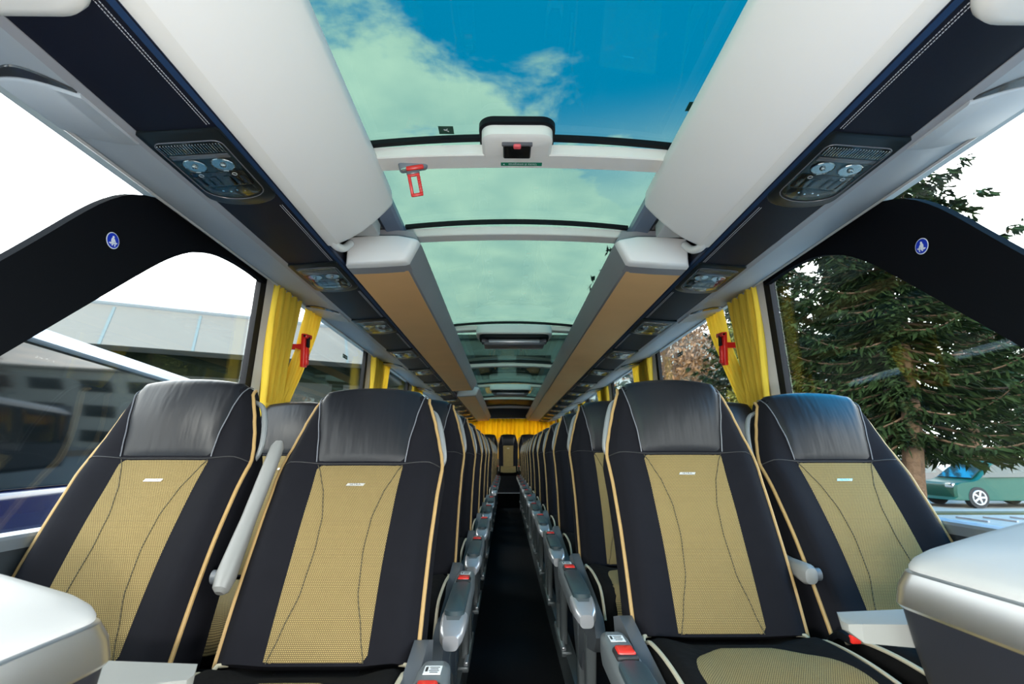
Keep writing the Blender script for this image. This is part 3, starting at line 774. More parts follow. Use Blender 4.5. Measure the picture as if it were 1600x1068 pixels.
# ------------------------------------------------------------------ curtains
def curtain(sg, ya, yb, ta, tb, ba, bb, ztop, ztie, zbot, lab, folds=7, seed=0, mtl=None, x0=None):
    rnd = random.Random(seed); nu, nv = folds * 8, 30
    vs = []; fs = []; ph = [rnd.uniform(-0.5, 0.5) for _ in range(folds + 1)]
    for j in range(nv + 1):
        z = ztop + (zbot - ztop) * j / nv
        if z > ztie:
            f = (ztop - z) / (ztop - ztie); e = f ** 1.7
            a = ya + (ta - ya) * e; b = yb + (tb - yb) * e; amp = 0.021 * (1 - 0.35 * f) + 0.004
        else:
            f = (ztie - z) / (ztie - zbot); e = sstep(f, 0, 1)
            a = ta + (ba - ta) * e; b = tb + (bb - tb) * e; amp = 0.012 + 0.006 * e
        for i in range(nu + 1):
            t = i / nu
            w = sin(t * folds * 2 * pi + ph[int(t * folds)] * sin(z * 5 + seed)) * amp + 0.006 * sin(t * 23 + z * 9 + seed)
            base = (wx(z) - 0.075)
            vs.append((sg * (base - w), a + (b - a) * t, z))
    for j in range(nv):
        for i in range(nu):
            p = j * (nu + 1) + i; fs.append((p, p + 1, p + nu + 2, p + nu + 1))
    mb = MB(); mb.add(vs, fs, mtl or M_curtain)
    r = empty('curtain', (0, 0, 0), label=lab, cat='curtain', group='yellow side curtains')
    mb.build('cloth', r, angle=180)
    mb = MB(); z = ztie; pts = rrect(0.06, abs(tb - ta) + 0.02, 0.02, 4)
    mb.loft([[(sg * (wx(z) - 0.075) + p[0], (ta + tb) / 2 + p[1], z + dz) for p in pts] for dz in (-0.012, 0.012)], M_curtain, caps=False)
    mb.build('tieback', r)
    return r
for sg, side in ((-1, 'left'), (1, 'right')):
    for k, y in enumerate(POSTY[:6]):
        near = k == 0
        curtain(sg, y - 0.16, y + 0.13, y - 0.13, y + 0.06, y - 0.15, y + 0.10, 1.93, 1.30, 0.90,
                'yellow curtain on the front edge of the %s window post, %s from the camera' % (side, ordn[k]), 8, k * 3 + 1 + (sg > 0) * 50)
        curtain(sg, y + (0.25 if near else 0.14), y + 0.42, y + 0.04, y + 0.14, y + 0.02, y + 0.18, 1.93, 1.32, 0.90,
                'yellow curtain on the rear edge of the %s window post, %s from the camera' % (side, ordn[k]), 7, k * 3 + 2 + (sg > 0) * 50)
# rear curtain
mb = MB(); vs = []; fs = []; nu, nv = 320, 10
for j in range(nv + 1):
    z = 1.92 - 0.95 * j / nv
    for i in range(nu + 1):
        x = -1.14 + 2.28 * i / nu
        vs.append((x, Y1 - 0.13 + 0.028 * sin(x * 58 + 1.2 * sin(x * 9)) * (1 + 0.3 * sin(x * 17)), z))
for j in range(nv):
    for i in range(nu):
        p = j * (nu + 1) + i; fs.append((p, p + 1, p + nu + 2, p + nu + 1))
mb.add(vs, fs, M_curtain2); o = mb.build('curtain', angle=180)
tag(o, 'wide pleated yellow curtain with painted orange backlight across the rear wall', 'curtain')

# ------------------------------------------------------------------ seats
HW = [(0, .2235), (.10, .2245), (.25, .2255), (.40, .2290), (.47, .233), (.50, .2345), (.53, .2300), (.58, .218), (.64, .202), (.69, .186), (.72, .174), (.80, .166)]
VT = 0.708
def hw(v): return lerp_table(HW, v)
def base_y(v):
    y = -0.014 * sin(pi * min(v, 0.5) / 0.5)
    if v > 0.5: y -= (min(v, VT) - 0.5) * 0.17
    return y
def P(u, v, off=0.0):
    """front surface point of the backrest; off lifts it towards the sitter"""
    h_ = hw(v); t = max(-1, min(1, u / h_)); a = abs(t)
    vv = min(v, VT)
    y = base_y(vv)
    y -= 0.020 * sstep(a, 0.42, 0.80) * (1 - sstep(vv, 0.44, 0.60))
    if vv > 0.5: y -= 0.020 * sin(pi * min(1, (vv - 0.5) / 0.26)) * (1 - a ** 2.5)
    y += 0.034 * sstep(a, 0.80, 1.0) ** 1.5
    z = vv + 0.014 * (1 - t * t) * (vv / VT) ** 4
    T = base_y(vv) + 0.085 + 0.06 * (1 - vv / VT) - y
    if v > VT:
        ph = min(1.0, (v - VT) / 0.07) * pi / 2
        y2 = y + (T / 2) * (1 - cos(ph)); z2 = z + 0.040 * sin(ph)
        return Vector((u, y2 - off * cos(ph), z2 + off * sin(ph)))
    return Vector((u, y - off, z))
def Q(u, v):
    h_ = hw(v); t = u / h_; vv = min(v, VT)
    yb = base_y(vv) + 0.085 + 0.06 * (1 - vv / VT) + 0.012 * (1 - t * t); f = P(u, vv).y
    z = vv + 0.014 * (1 - t * t) * (vv / VT) ** 4
    if v > VT:
        ph = min(1.0, (v - VT) / 0.07) * pi / 2; T = yb - f
        return Vector((u, yb - (T / 2) * (1 - cos(ph)), z + 0.040 * sin(ph)))
    return Vector((u, yb, z))
def backrest_mesh():
    mb = MB(); rings = []
    vsamp = [VT * i / 30 for i in range(31)] + [VT + 0.07 * i / 6 for i in range(1, 7)]
    for v in vsamp:
        h_ = hw(v); rg = [P(h_ * (-1 + 2 * i / 36), v) for i in range(37)]
        rg += [Q(h_ * (1 - 2 * i / 8) * 0.985, v) for i in range(9)]
        rings.append(rg)
    mb.loft(rings, M_body)
    return mb
def patch(ul, v0, v1, off, m, nu=20, nv=30, pillow=0.0, yoke=0.0):
    """a sewn panel lying on the backrest: ul(v) half width"""
    mb = MB(); vs = []; uv = []; fs = []
    for j in range(nv + 1):
        v = v0 + (v1 - v0) * j / nv
        for i in range(nu + 1):
            t = -1 + 2 * i / nu; u = t * ul(v)
            e = min(1.0, (1 - abs(t)) * ul(v) / 0.010, (v - v0 + 1e-4) / 0.008, 1.0 if v1 > 0.75 else (v1 - v + 1e-4) / 0.008)
            e = sqrt(max(e, 0))
            o_ = -0.001 + (off + 0.001) * e + pillow * (1 - t * t) * sin(pi * j / nv) ** 0.7
            p = P(u, v, o_); vs.append(p); uv.append((u, v))
    for j in range(nv):
        for i in range(nu):
            k = j * (nu + 1) + i; fs.append((k, k + 1, k + nu + 2, k + nu + 1))
    mb.add(vs, fs, m, uv)
    return mb
def uleather(v): return lerp_table([(.5, .125), (.56, .131), (.63, .144), (.70, .157), (.80, .158)], v)
def upanel(v): return lerp_table([(0, .115), (.2, .115), (.4, .119), (.5, .124)], v)
def sewline(s): return [(0.0, .106), (.06, .090), (.15, .067), (.25, .060), (.33, .064), (.40, .079), (.46, .102), (.495, .120)]
BADGE_V, BADGE_F = text_mesh('SETRA', 0.0086, 0.0003)

def cushion_top(x, y):
    """y from 0 (back) to -0.47 (front)"""
    a = abs(x) / 0.2175; z = 0.0
    z += 0.016 * sstep(a, 0.45, 0.85) * (1 - sstep(a, 0.88, 1.0)) - 0.020 * sstep(a, 0.90, 1.0)
    z += 0.018 * sin(pi * min(1, -y / 0.40)) - 0.02 * (1 - sstep(-y, 0.0, 0.10))
    f = -y
    if f > 0.36: z -= 0.11 * ((f - 0.36) / 0.11) ** 2.2
    return z
ZJ = 0.63 - PLAT   # junction height over the platform
def make_seat(aisle, s):
    """s = +1: aisle lies towards -x (right block), -1: aisle towards +x"""
    r = empty('coach_seat', (0, 0, PLAT))
    AD = -s                                           # x direction of the aisle
    b = backrest_mesh().build('backrest', r, angle=60)
    b.location = (0, 0, ZJ)
    hp = patch(uleather, 0.503, 0.778, 0.004, M_leather, 20, 24, 0.004).build('headrest_panel', b, angle=180); tag(hp, 'black leather headrest panel')
    cp = patch(upanel, 0.004, 0.497, 0.003, M_weave, 20, 30).build('centre_panel', b, angle=180); tag(cp, 'woven tan centre panel')
    for e in (-1, 1):
        mb = MB(); tab = sewline(1)
        pts = [P(e * lerp_table(tab, v) , v, 0.0036) for v in [0.004 + 0.49 * i / 24 for i in range(25)]]
        mb.tube(pts, 0.0012, M_dseam, n=5); mb.build('sewn_seam', b)
    mb = MB()
    for e in (-1, 1):
        pts = [P(e * (uleather(v) + 0.001), v, 0.0035) for v in [0.503 + 0.262 * i / 24 for i in range(25)]]
        mb.tube(pts, 0.0017, M_seam, n=6)
    mb.tube([P(-hw(.5) * .97 + 2 * hw(.5) * .97 * i / 30, 0.500, 0.0012) for i in range(31)], 0.0016, M_rubber, n=6)
    mb.build('headrest_seam', b)
    for e in (-1, 1):
        mb = MB(); pts = []
        for i in range(44):
            v = 0.0 + (VT + 0.045) * i / 43
            q = P(e * hw(v) * 0.985, v, 0.002); pts.append(q)
        mb.tube(pts, 0.0052, M_piping, n=8); mb.build('piping', b)
    # badge with lettering
    mb = MB(); c = P(0, 0.430, 0.0045)
    mb.prism([(-0.025, -0.0036), (0.022, -0.0036), (0.026, 0.0036), (-0.021, 0.0036)], c.y - 0.001, c.y + 0.001, M_badge)
    mb.v = [(x, y, z + c.z) for x, y, z in mb.v]
    mb.add([(v.x * 1.25, c.y - 0.0014, c.z + v.y * 0.8) for v in BADGE_V], BADGE_F, M_ink)
    mb.build('badge', b, smooth=False)
    # grab handle on the aisle shoulder
    mb = MB(); hk = 0.45 if aisle else 1.0; hx = lambda v, o_: AD * (hw(v) + o_ * (hk if o_ > 0 else 1))
    pts = smooth_path([(hx(.52, -0.012), 0.045, 0.515), (hx(.54, 0.006), 0.035, 0.535), (hx(.57, 0.020), 0.024, 0.565), (hx(.62, 0.028), 0.016, 0.61), (hx(.66, 0.028), 0.012, 0.65), (hx(.69, 0.018), 0.014, 0.688), (hx(.71, -0.006), 0.02, 0.71)], 5)
    mb.tube(pts, [0.0065 + 0.002 * sin(pi * i / (len(pts) - 1)) for i in range(len(pts))], M_handle, n=10); mb.build('grab_handle', b)
    # cushion
    mb = MB(); rings = []
    ys = [0.03 - 0.50 * i / 26 for i in range(27)]
    for y in ys:
        top = [(x, y, cushion_top(x, min(y, 0))) for x in [0.2175 * (-1 + 2 * i / 28) for i in range(29)]]
        bot = -0.13 if y > -0.4 else -0.13
        rings.append(top + [(0.215, y, -0.05 if y > -0.44 else -0.10), (0.205, y, bot), (-0.205, y, bot), (-0.215, y, -0.05 if y > -0.44 else -0.10)])
    mb.loft(rings, M_cush)
    cu = mb.build('cushion', r, angle=60); cu.location = (0, 0, ZJ)
    # woven insert of the cushion: half oval opening to the front
    mb = MB(); vs = []; uv = []; fs = []; nu, nv = 18, 24
    for j in range(nv + 1):
        y = -0.115 - 0.355 * j / nv; wdt = 0.168 * sqrt(min(1.0, 1 - (1 - min(1.0, j / (nv * 0.55))) ** 2) + 1e-4)
        for i in range(nu + 1):
            x = wdt * (-1 + 2 * i / nu); e = 0.003 if 0 < i < nu and j > 0 else -0.001
            vs.append((x, y - (0.004 if j > nv - 3 else 0), cushion_top(x, y) + e)); uv.append((x, y))
    for j in range(nv):
        for i in range(nu):
            k = j * (nu + 1) + i; fs.append((k, k + 1, k + nu + 2, k + nu + 1))
    mb.add(vs, fs, M_weave, uv); o = mb.build('cushion_panel', cu, angle=180); tag(o, 'woven tan cushion insert')
    for e in (-1, 1):
        mb = MB(); pts = [(e * 0.185, 0.0, 0.004), (e * 0.203, -0.012, 0.006)] + [(e * 0.209, y, cushion_top(e * 0.2025, y) + 0.001) for y in [-0.03 - 0.425 * i / 20 for i in range(21)]]
        mb.tube(pts, 0.0048, M_pipc, n=8); mb.build('cushion_piping', cu)
    # underframe
    mb = MB(); mb.box((0, -0.20, ZJ - 0.155), (0.38, 0.34, 0.05), M_bmat, r=0.01); mb.box((0, 0.02, ZJ - 0.08), (0.40, 0.10, 0.12), M_bmat, r=0.02)
    mb.build('underframe', r)
    if aisle:
        # fixed side fairing + legs
        ax = AD * (0.228 if s < 0 else 0.240)
        mb = MB()
        prof = [(0.10, 0.60), (0.02, 0.625), (-0.12, 0.60), (-0.36, 0.56), (-0.50, 0.53), (-0.55, 0.485), (-0.50, 0.43), (-0.34, 0.39), (-0.24, 0.34), (-0.20, 0.27), (-0.05, 0.27), (0.05, 0.40)]
        prof = [(y, z - 0.09) for y, z in prof]
        mb.prism(prof, ax - 0.016, ax + 0.016, M_armdark, axis='x'); mb.build('side_fairing', r)
        for yy in (-0.30, -0.10):
            mb = MB()
            mb.loft([[(ax + p[0], yy + p[1] + dy, z) for p in rrect(0.035, 0.055 * k, 0.01, 3)] for z, dy, k in ((0.0, 0.03, 1.6), (0.02, 0.02, 1.1), (0.18, 0.0, 0.9), (0.34, -0.03, 1.2))], M_leg)
            mb.build('leg', r)
        mb = MB(); mb.box((ax, -0.2, 0.012), (0.05, 0.42, 0.024), M_leg, r=0.006)
        mb.box((ax - AD * -0.012, -0.2, 0.03), (0.02, 0.40, 0.02), M_silver, r=0.005); mb.build('foot_rail', r)
        # aisle armrest
        arm = MB(); axx = AD * (0.272 if s < 0 else 0.292); AZ = -0.012
        def arm_ring(y, w, zt, th): return [(axx + p[0], y, zt + AZ - th / 2 + p[1]) for p in rrect(w, th, min(0.016, th * 0.35), 4)]
        arm.loft([arm_ring(-0.055, 0.050, 0.525, 0.03), arm_ring(-0.065, 0.060, 0.535, 0.06), arm_ring(-0.10, 0.066, 0.536, 0.07), arm_ring(-0.26, 0.068, 0.530, 0.065), arm_ring(-0.50, 0.072, 0.520, 0.060), arm_ring(-0.56, 0.066, 0.512, 0.05)], M_arm)
        a_ = arm.build('armrest', r, angle=40)
        mb = MB()
        mb.loft([[(axx + p[0], y, z - 0.012 + p[1]) for p in rrect(w, 0.036, 0.012, 4)] for y, w, z in ((-0.505, 0.073, 0.512), (-0.56, 0.070, 0.506), (-0.60, 0.060, 0.494), (-0.615, 0.040, 0.484))], M_silver); mb.build('armrest_tip', a_).location.z = AZ
        mb = MB(); mb.loft([[(axx + p[0] * k, -0.392 + p[1] * (1 if k == 1 else 0.97), z + (p[1]) * 0.035) for p in rrect(0.056, 0.290, 0.022, 6)] for z, k in ((0.515, 1), (0.532, 1), (0.5345, 0.9))], M_pad); mb.build('armrest_pad', a_).location.z = AZ
        mb = MB(); mb.box((axx, -0.205, 0.534), (0.048, 0.058, 0.014), M_rubber, r=0.006, seg=3); mb.box((axx, -0.203, 0.540), (0.038, 0.044, 0.012), M_red, r=0.005, seg=3); mb.build('release_button', a_).location.z = AZ 
        mb = MB(); mb.box((axx, -0.115, 0.5365), (0.034, 0.040, 0.0012), M_label)
        for i in range(4): mb.box((axx + 0.003, -0.103 - i * 0.008, 0.5372), (0.016 if i % 2 else 0.020, 0.003, 0.0006), M_ink)
        mb.box((axx - 0.012, -0.112, 0.5372), (0.005, 0.022, 0.0006), M_ink); mb.build('armrest_label', a_, smooth=False).location.z = AZ
        # raised centre armrest between the pair
        cx = -AD * 0.250; tl = radians(35) if s < 0 else radians(84)
        mb = MB(); d = Vector((0, sin(tl), cos(tl))); nn = Vector((0, cos(tl), -sin(tl)))
        p0 = Vector((cx, 0.075 if s < 0 else 0.03, ZJ + (0.165 if s < 0 else 0.14))); LL = 1.0 if s < 0 else 0.55; rings = []
        for l_, w_, t_ in ((-0.038, 0.018, 0.020), (-0.030, 0.032, 0.040), (0.0, 0.040, 0.052), (0.05, 0.039, 0.047), (0.15, 0.036, 0.036), (0.30, 0.038, 0.032), (0.37, 0.036, 0.030), (0.39, 0.022, 0.016)):
            rings.append([p0 + d * l_ * LL + Vector((1, 0, 0)) * p[0] + nn * p[1] for p in rrect(w_, t_, min(w_, t_) * 0.42, 4)])
        mb.loft(rings, M_carm)
        mb.cyl(p0 + Vector((-AD * 0.020, 0, 0)), 0.016, 0.02, M_armdark, axis='x', n=16)
        mb.build('centre_armrest', r)
    # buckle and belt beside the cushion, on the side away from the aisle for the aisle seat
    bx = AD * 0.232; bz = 0.0 if s > 0 else -0.045
    if aisle: return r
    mb = MB(); mb.tube(smooth_path([(bx, 0.05, ZJ - 0.06 + bz), (bx, -0.01, ZJ + bz), (bx - (0.0), -0.05, ZJ + 0.02 + bz)], 4), 0.008, M_bmat, n=6)
    bu = mb.build('belt_stalk', r)
    mb = MB(); mb.box((bx, -0.075, ZJ + 0.022 + bz), (0.026, 0.05, 0.020), M_bmat, r=0.005); mb.box((bx, -0.100, ZJ + 0.026 + bz), (0.022, 0.014, 0.018), M_red, r=0.003); mb.build('belt_buckle', bu)
    return r

SEATX = {('aisle', -1): -0.4635, ('window', -1): -1.003, ('aisle', 1): 0.500, ('window', 1): 1.003}
YJ = {-1: 1.240, 1: 1.413}
LEAN = {('aisle', -1): 33.0, ('window', -1): 29.5, ('aisle', 1): 26.0, ('window', 1): 32.0}
rnd = random.Random(3)
import itertools
for s, side in ((-1, 'left'), (1, 'right')):
    for pos in ('aisle', 'window'):
        proto = make_seat(pos == 'aisle', s)
        n = 12
        done = 0
        for k in range(12):
            y = YJ[s] + 0.84 * k
            if s < 0 and k in (6,): continue          # stairwell of the rear door
            r = proto if done == 0 else copy_tree(proto)
            done += 1
            r.location = (SEATX[(pos, s)] - (0.018 if s > 0 and pos == 'aisle' and k > 0 else 0), y, PLAT)
            lean = LEAN[(pos, s)] if k == 0 else 23 + rnd.uniform(-1.5, 1.5) + (3 if s < 0 else 0)
            for ch in r.children:
                if ch.name.startswith('backrest'): ch.rotation_euler = (-radians(lean), 0, 0)
            tag(r, 'black coach seat with tan woven centre, %s block, %s side, %s row from camera' % (side, pos, ordn[k]), 'seat', 'coach seats')
        if pos == 'window':
            keep = proto
# rear bench row: five seats on the raised floor
for i, x in enumerate((-0.94, -0.47, 0.0, 0.47, 0.94)):
    r = copy_tree(keep)
    r.location = (x, 12.02 if abs(x) > 0.1 else 12.02, PLAT + 0.16)
    for ch in r.children:
        if ch.name.startswith('backrest'): ch.rotation_euler = (-radians(14), 0, 0)
    tag(r, ['black seat at far left of the rear row', 'second seat from the left in the rear row', 'centre seat of the rear row at the end of the aisle', 'second seat from the right in the rear row', 'black seat at far right of the rear row'][i], 'seat', 'rear row seats')

# ------------------------------------------------------------------ front consoles
for sg, side, dzc, yend in ((-1, 'left', -0.040, 0.83), (1, 'right', 0.0, 0.945)):
    r = empty('front_console', (0, 0, 0), label='%s front console with white domed top, chrome band and dark side' % side, cat='console')
    zl, zu = E - 0.2426 + dzc, E - 0.186 + dzc
    def foot(inset, y1, n=10, rr=0.055, x_out=1.16):
        x0, x1 = 0.60 + inset, x_out; pts = [(x1, -0.25), (x0, -0.25)]
        yy = y1 - inset
        for i in range(n + 1):
            a = radians(180 - 90 * i / n); pts.append((x0 + rr + cos(a) * rr, yy - rr + sin(a) * rr))
        pts += [(x0 + (x1 - x0) * k / 8, yy) for k in range(2, 9)]
        return pts
    mb = MB(); mb.loft([[(sg * p[0], p[1], z) for p in foot(i_, ye)] for z, i_, ye in ((PLAT, 0.03, yend - 0.16), (zl - 0.22, 0.022, yend - 0.16), (zl - 0.16, 0.018, yend - 0.01), (zl - 0.06, 0.008, yend), (zl - 0.003, 0.002, yend))], M_console); mb.build('body', r, angle=50)
    mb = MB(); mb.loft([[(sg * p[0], p[1], z) for p in foot(i_, yend)] for z, i_ in ((zl - 0.003, 0.0), (zl + 0.002, -0.003), (zl + 0.030, 0.001), (zu - 0.004, 0.010), (zu, 0.016))], M_band); tag(mb.build('chrome_band', r, angle=30), 'chrome band')
    def rise(x): return 0.30 * max(0, x - 0.61) * (1 - 0.45 * max(0, x - 0.61))
    mb = MB(); rings = []; F0 = foot(0.014, yend); c = (0.95, 0.35)
    for k, (q, dz_, fr) in enumerate(((1.0, 0.0, 0.0), (1.0, 0.002, 0.5), (0.992, 0.006, 0.85), (0.97, 0.012, 0.97), (0.9, 0.020, 1.0), (0.7, 0.030, 1.0), (0.4, 0.036, 1.0), (0.05, 0.038, 1.0))):
        rings.append([(sg * (c[0] + (p[0] - c[0]) * q), c[1] + (p[1] - c[1]) * q, zu + dz_ + fr * rise(c[0] + (p[0] - c[0]) * q)) for p in F0])
    mb.loft(rings, M_ctop); mb.build('top', r, angle=60)
    # fold-out shelf at its rear end
    sh, x0, ya = (E - 0.288, 0.558, yend + 0.02) if sg > 0 else (E - 0.358, 0.574, yend + 0.10)
    mb = MB()
    mb.loft([[(sg * x, y, z) for y, z in pr] for x, pr in ((x0, [(ya + 0.02, sh - 0.018), (ya + 0.04, sh - 0.020), (ya + 0.04, sh - 0.006), (ya + 0.02, sh - 0.006)]),
        (x0 + 0.012, [(ya, sh - 0.030), (ya + 0.060, sh - 0.026), (ya + 0.07, sh), (ya, sh)]), (x0 + 0.22, [(yend - 0.01, sh - 0.040), (ya + 0.07, sh - 0.034), (ya + 0.075, sh + 0.006), (yend - 0.01, sh + 0.006)]))], M_shelf); mb.build('shelf', r, angle=30)

# ------------------------------------------------------------------ outside: ground
mb = MB(); mb.box((0, 20, -1.25), (160, 140, 0.1), M_asphalt); S(mb, 'ground_lot')
mb = MB(); mb.box((32.5, 20, -0.86), (55, 120, 0.68), M_pave)
mb.box((32, 14.6, -0.505), (50, 0.5, 0.05), M_grass)
for i in range(50): mb.box((8.0 + i * 0.7, 13.2, -0.5), (0.05, 0.9, 0.05), M_fgrey)
S(mb, 'ground_terrace')

# neighbouring bus on the left
bus = empty('parked_bus', (-3.96, 4.28, -1.2), label='white roofed dark windowed bus parked outside the left windows', cat='bus')
dirv = Vector((-0.51, 2.66, 0)).normalized(); bus.rotation_euler = (0, 0, math.atan2(-dirv.x, dirv.y))
zt = E + 1.02 + 1.2
def bbox_(name, c, d, m, r=0.0, parent=bus):
    mb = MB(); mb.box(c, d, m, r=r, seg=3); return mb.build(name, parent)
bbox_('lower_body', (-1.27, 1.5, 1.15), (2.5, 12.0, 1.7), M_busblue, 0.08)
bbox_('windows', (-1.27, 1.5, 2.62), (2.44, 11.9, 1.25), M_busglass, 0.03)
mb = MB(); mb.prism([(-0.01, zt - 0.11), (0.02, zt - 0.09), (0.01, zt - 0.02), (-0.06, zt), (-0.5, zt), (-0.5, zt - 0.11)], -4.4, 7.4, M_buswhite) ; mb.build('roof_rail', bus)
mb = MB(); mb.prism([(-0.06, zt - 0.01), (-0.10, zt + 0.05), (-0.5, zt + 0.10), (-1.27, zt + 0.12), (-2.1, zt + 0.08), (-2.4, zt - 0.1), (-2.4, zt - 0.12), (-0.4, zt - 0.12)], -4.4, 7.4, M_busgrey); mb.build('roof', bus)
for yy in (-2.4, 5.0):
    mb = MB(); mb.cyl((-0.12, yy, 0.5), 0.5, 0.3, M_tyre, axis='x', n=28); w_ = mb.build('wheel', bus)
    mb = MB(); mb.cyl((0.04, yy, 0.5), 0.28, 0.06, M_alloy, axis='x', n=20); mb.build('hub_cap', w_)

# industrial hall behind the left windows
hall = empty('industrial_hall', (-16.0, 20.2, -1.2), label='pale clad industrial hall behind the parked bus on the left', cat='building')
dv = Vector((8.9, 4.4, 0)); hall.rotation_euler = (0, 0, math.atan2(dv.y, dv.x))
hb = E + 1.2
mb = MB(); mb.prism([(-1.4, hb + 4.1), (0.0, hb + 4.05), (0.0, hb + 5.75), (0.9, hb + 6.15), (3.0, hb + 6.3), (3.0, hb + 4.1)], -22, 13, M_clad, axis='x') ; mb.build('clad_fascia', hall, smooth=False)
mb = MB(); mb.prism([(-1.48, hb + 4.02), (-1.40, hb + 4.0), (-0.02, hb + 5.75), (0.4, hb + 6.0), (0.3, hb + 6.1), (-0.12, hb + 5.82)], -22, 13, M_clad, axis='x'); fa = mb.build('sloping_panels', hall, smooth=False)
mb = MB()
for i in range(12): mb.prism([(-1.50, hb + 4.02), (-1.46, hb + 4.0), (-0.10, hb + 5.78), (-0.14, hb + 5.82)], -21 + i * 3.0, -20.9 + i * 3.0, M_cladj, axis='x')
mb.build('panel_joints', fa, smooth=False)
mb = MB(); mb.tube([(-22, -0.1, hb + 6.05), (13, -0.1, hb + 6.05)], 0.07, M_buswhite); mb.build('gutter', hall)
mb = MB(); mb.box((-4.5, 1.0, (hb + 4.1) / 2), (35, 2.0, hb + 4.1), M_dfac); wl = mb.build('dark_wall', hall)
for i in range(10):
    mb = MB(); mb.box((-20 + i * 3.4, -0.06, hb + 1.9), (2.9, 0.1, 2.6), M_hallglass, r=0.02); mb.build('window_band', wl)

# ------------------------------------------------------------------ car(s) on the right
def make_car(paint, name):
    r = empty(name, (0, 0, 0))
    L = 3.9; W_ = 1.62
    side = [(-L / 2, 0.32), (-L / 2 + 0.02, 0.62), (-L / 2 + 0.15, 0.74), (-L / 2 + 0.75, 0.84), (-L / 2 + 1.35, 1.30), (-L / 2 + 1.75, 1.42), (-L / 2 + 2.7, 1.42), (-L / 2 + 3.25, 1.30), (-L / 2 + 3.72, 0.95), (L / 2 - 0.02, 0.85), (L / 2, 0.34), (L / 2 - 0.1, 0.22), (-L / 2 + 0.1, 0.22)]
    sp_ = [(p.x, p.y) for p in smooth_path([(a, b, 0) for a, b in side], 4, closed=True)]
    mb = MB(); rings = []
    for x in (-W_ / 2, -W_ / 2 + 0.05, -W_ / 2 + 0.14, 0.0, W_ / 2 - 0.14, W_ / 2 - 0.05, W_ / 2):
        e = abs(x) / (W_ / 2); k = 1 if e < 0.75 else (0.985 if e < 0.97 else 0.95)
        rings.append([(x * (1 - 0.22 * max(0, (z - 0.85)) / 0.6), y * k, 0.6 + (z - 0.6) * k) for y, z in sp_])
    mb.loft(rings, paint); mb.build('body', r)
    mb = MB()
    glz = [(-L / 2 + 0.92, 0.90), (-L / 2 + 1.42, 1.27), (-L / 2 + 1.8, 1.35), (-L / 2 + 2.65, 1.35), (-L / 2 + 3.1, 1.24), (-L / 2 + 3.3, 0.92)]
    for sx in (-1, 1):
        mb.loft([[(sx * (W_ / 2 * (1 - 0.22 * max(0, (z - 0.85)) / 0.6) - 0.012 + d), y, z) for y, z in glz] for d in (0.0, 0.012)], M_carglass)
    mb.build('side_glass', r)
    mb = MB(); mb.loft([[(x, -L / 2 + 0.76 + d, 0.86 + e) for x in (-0.64, 0.64)] + [(x, -L / 2 + 1.36 + d, 1.31 + e) for x in (0.55, -0.55)] for d, e in ((0, 0), (-0.02, 0.025))], M_carglass); mb.build('windscreen', r)
    for y in (-L / 2 + 0.72, L / 2 - 0.72):
        for sx in (-1, 1):
            mb = MB(); mb.cyl((sx * (W_ / 2 - 0.09), y, 0.31), 0.31, 0.2, M_tyre, axis='x', n=28); w_ = mb.build('wheel', r)
            mb = MB(); mb.cyl((sx * (W_ / 2 + 0.012), y, 0.31), 0.21, 0.02, M_rubber, axis='x', n=24)
            for q in range(5): 
                a = 2 * pi * q / 5; mb.box((sx * (W_ / 2 + 0.025), y + cos(a) * 0.1, 0.31 + sin(a) * 0.1), (0.02, 0.20, 0.055), M_alloy, rot=(a, 0, 0), r=0.008)
            mb.tube([(sx * (W_ / 2 + 0.022), y + cos(t * pi / 12) * 0.20, 0.31 + sin(t * pi / 12) * 0.20) for t in range(24)], 0.022, M_alloy, n=6, closed=True)
            mb.build('rim', w_)
    for sx in (-1, 1):
        mb = MB(); mb.box((sx * 0.6, -L / 2 + 0.08, 0.66), (0.3, 0.12, 0.13), M_chrome, r=0.03); mb.build('headlamp', r)
    return r
car = make_car(M_cargreen, 'parked_car'); car.location = (15.5, 16.8, -0.52); car.rotation_euler = (0, 0, radians(-90)); 
tag(car, 'small green hatchback parked under the spruces outside the right window', 'car')
car2 = make_car(M_carblack, 'parked_car'); car2.location = (14.6, 20.0, -0.52); car2.rotation_euler = (0, 0, radians(-75))
tag(car2, 'dark car parked behind the green hatchback outside right', 'car')

# ------------------------------------------------------------------ trees
def leaf_mesh(name, blobs, m, size, seed, parent, droop=0.0, thin=0.35):
    """blobs: list of (centre, radius vec, count)"""
    rd = random.Random(seed); vs = []; fs = []
    for c, rad, cnt in blobs:
        for _ in range(cnt):
            d = Vector((rd.gauss(0, 1), rd.gauss(0, 1), rd.gauss(0, 1))).normalized() * rd.random() ** 0.45
            p = Vector(c) + Vector((d.x * rad[0], d.y * rad[1], d.z * rad[2]))
            a = Vector((rd.uniform(-1, 1), rd.uniform(-1, 1), rd.uniform(-1, 1) - droop)).normalized(); b = a.orthogonal().normalized()
            b.rotate(Matrix.Rotation(rd.uniform(0, 6.28), 3, a)); sz = size * rd.uniform(0.6, 1.4)
            o = len(vs); vs += [p - a * sz, p + b * sz * thin, p + a * sz, p - b * sz * thin]; fs.append((o, o + 1, o + 2, o + 3))
    mb = MB(); mb.add(vs, fs, m); return mb.build(name, parent, smooth=False)
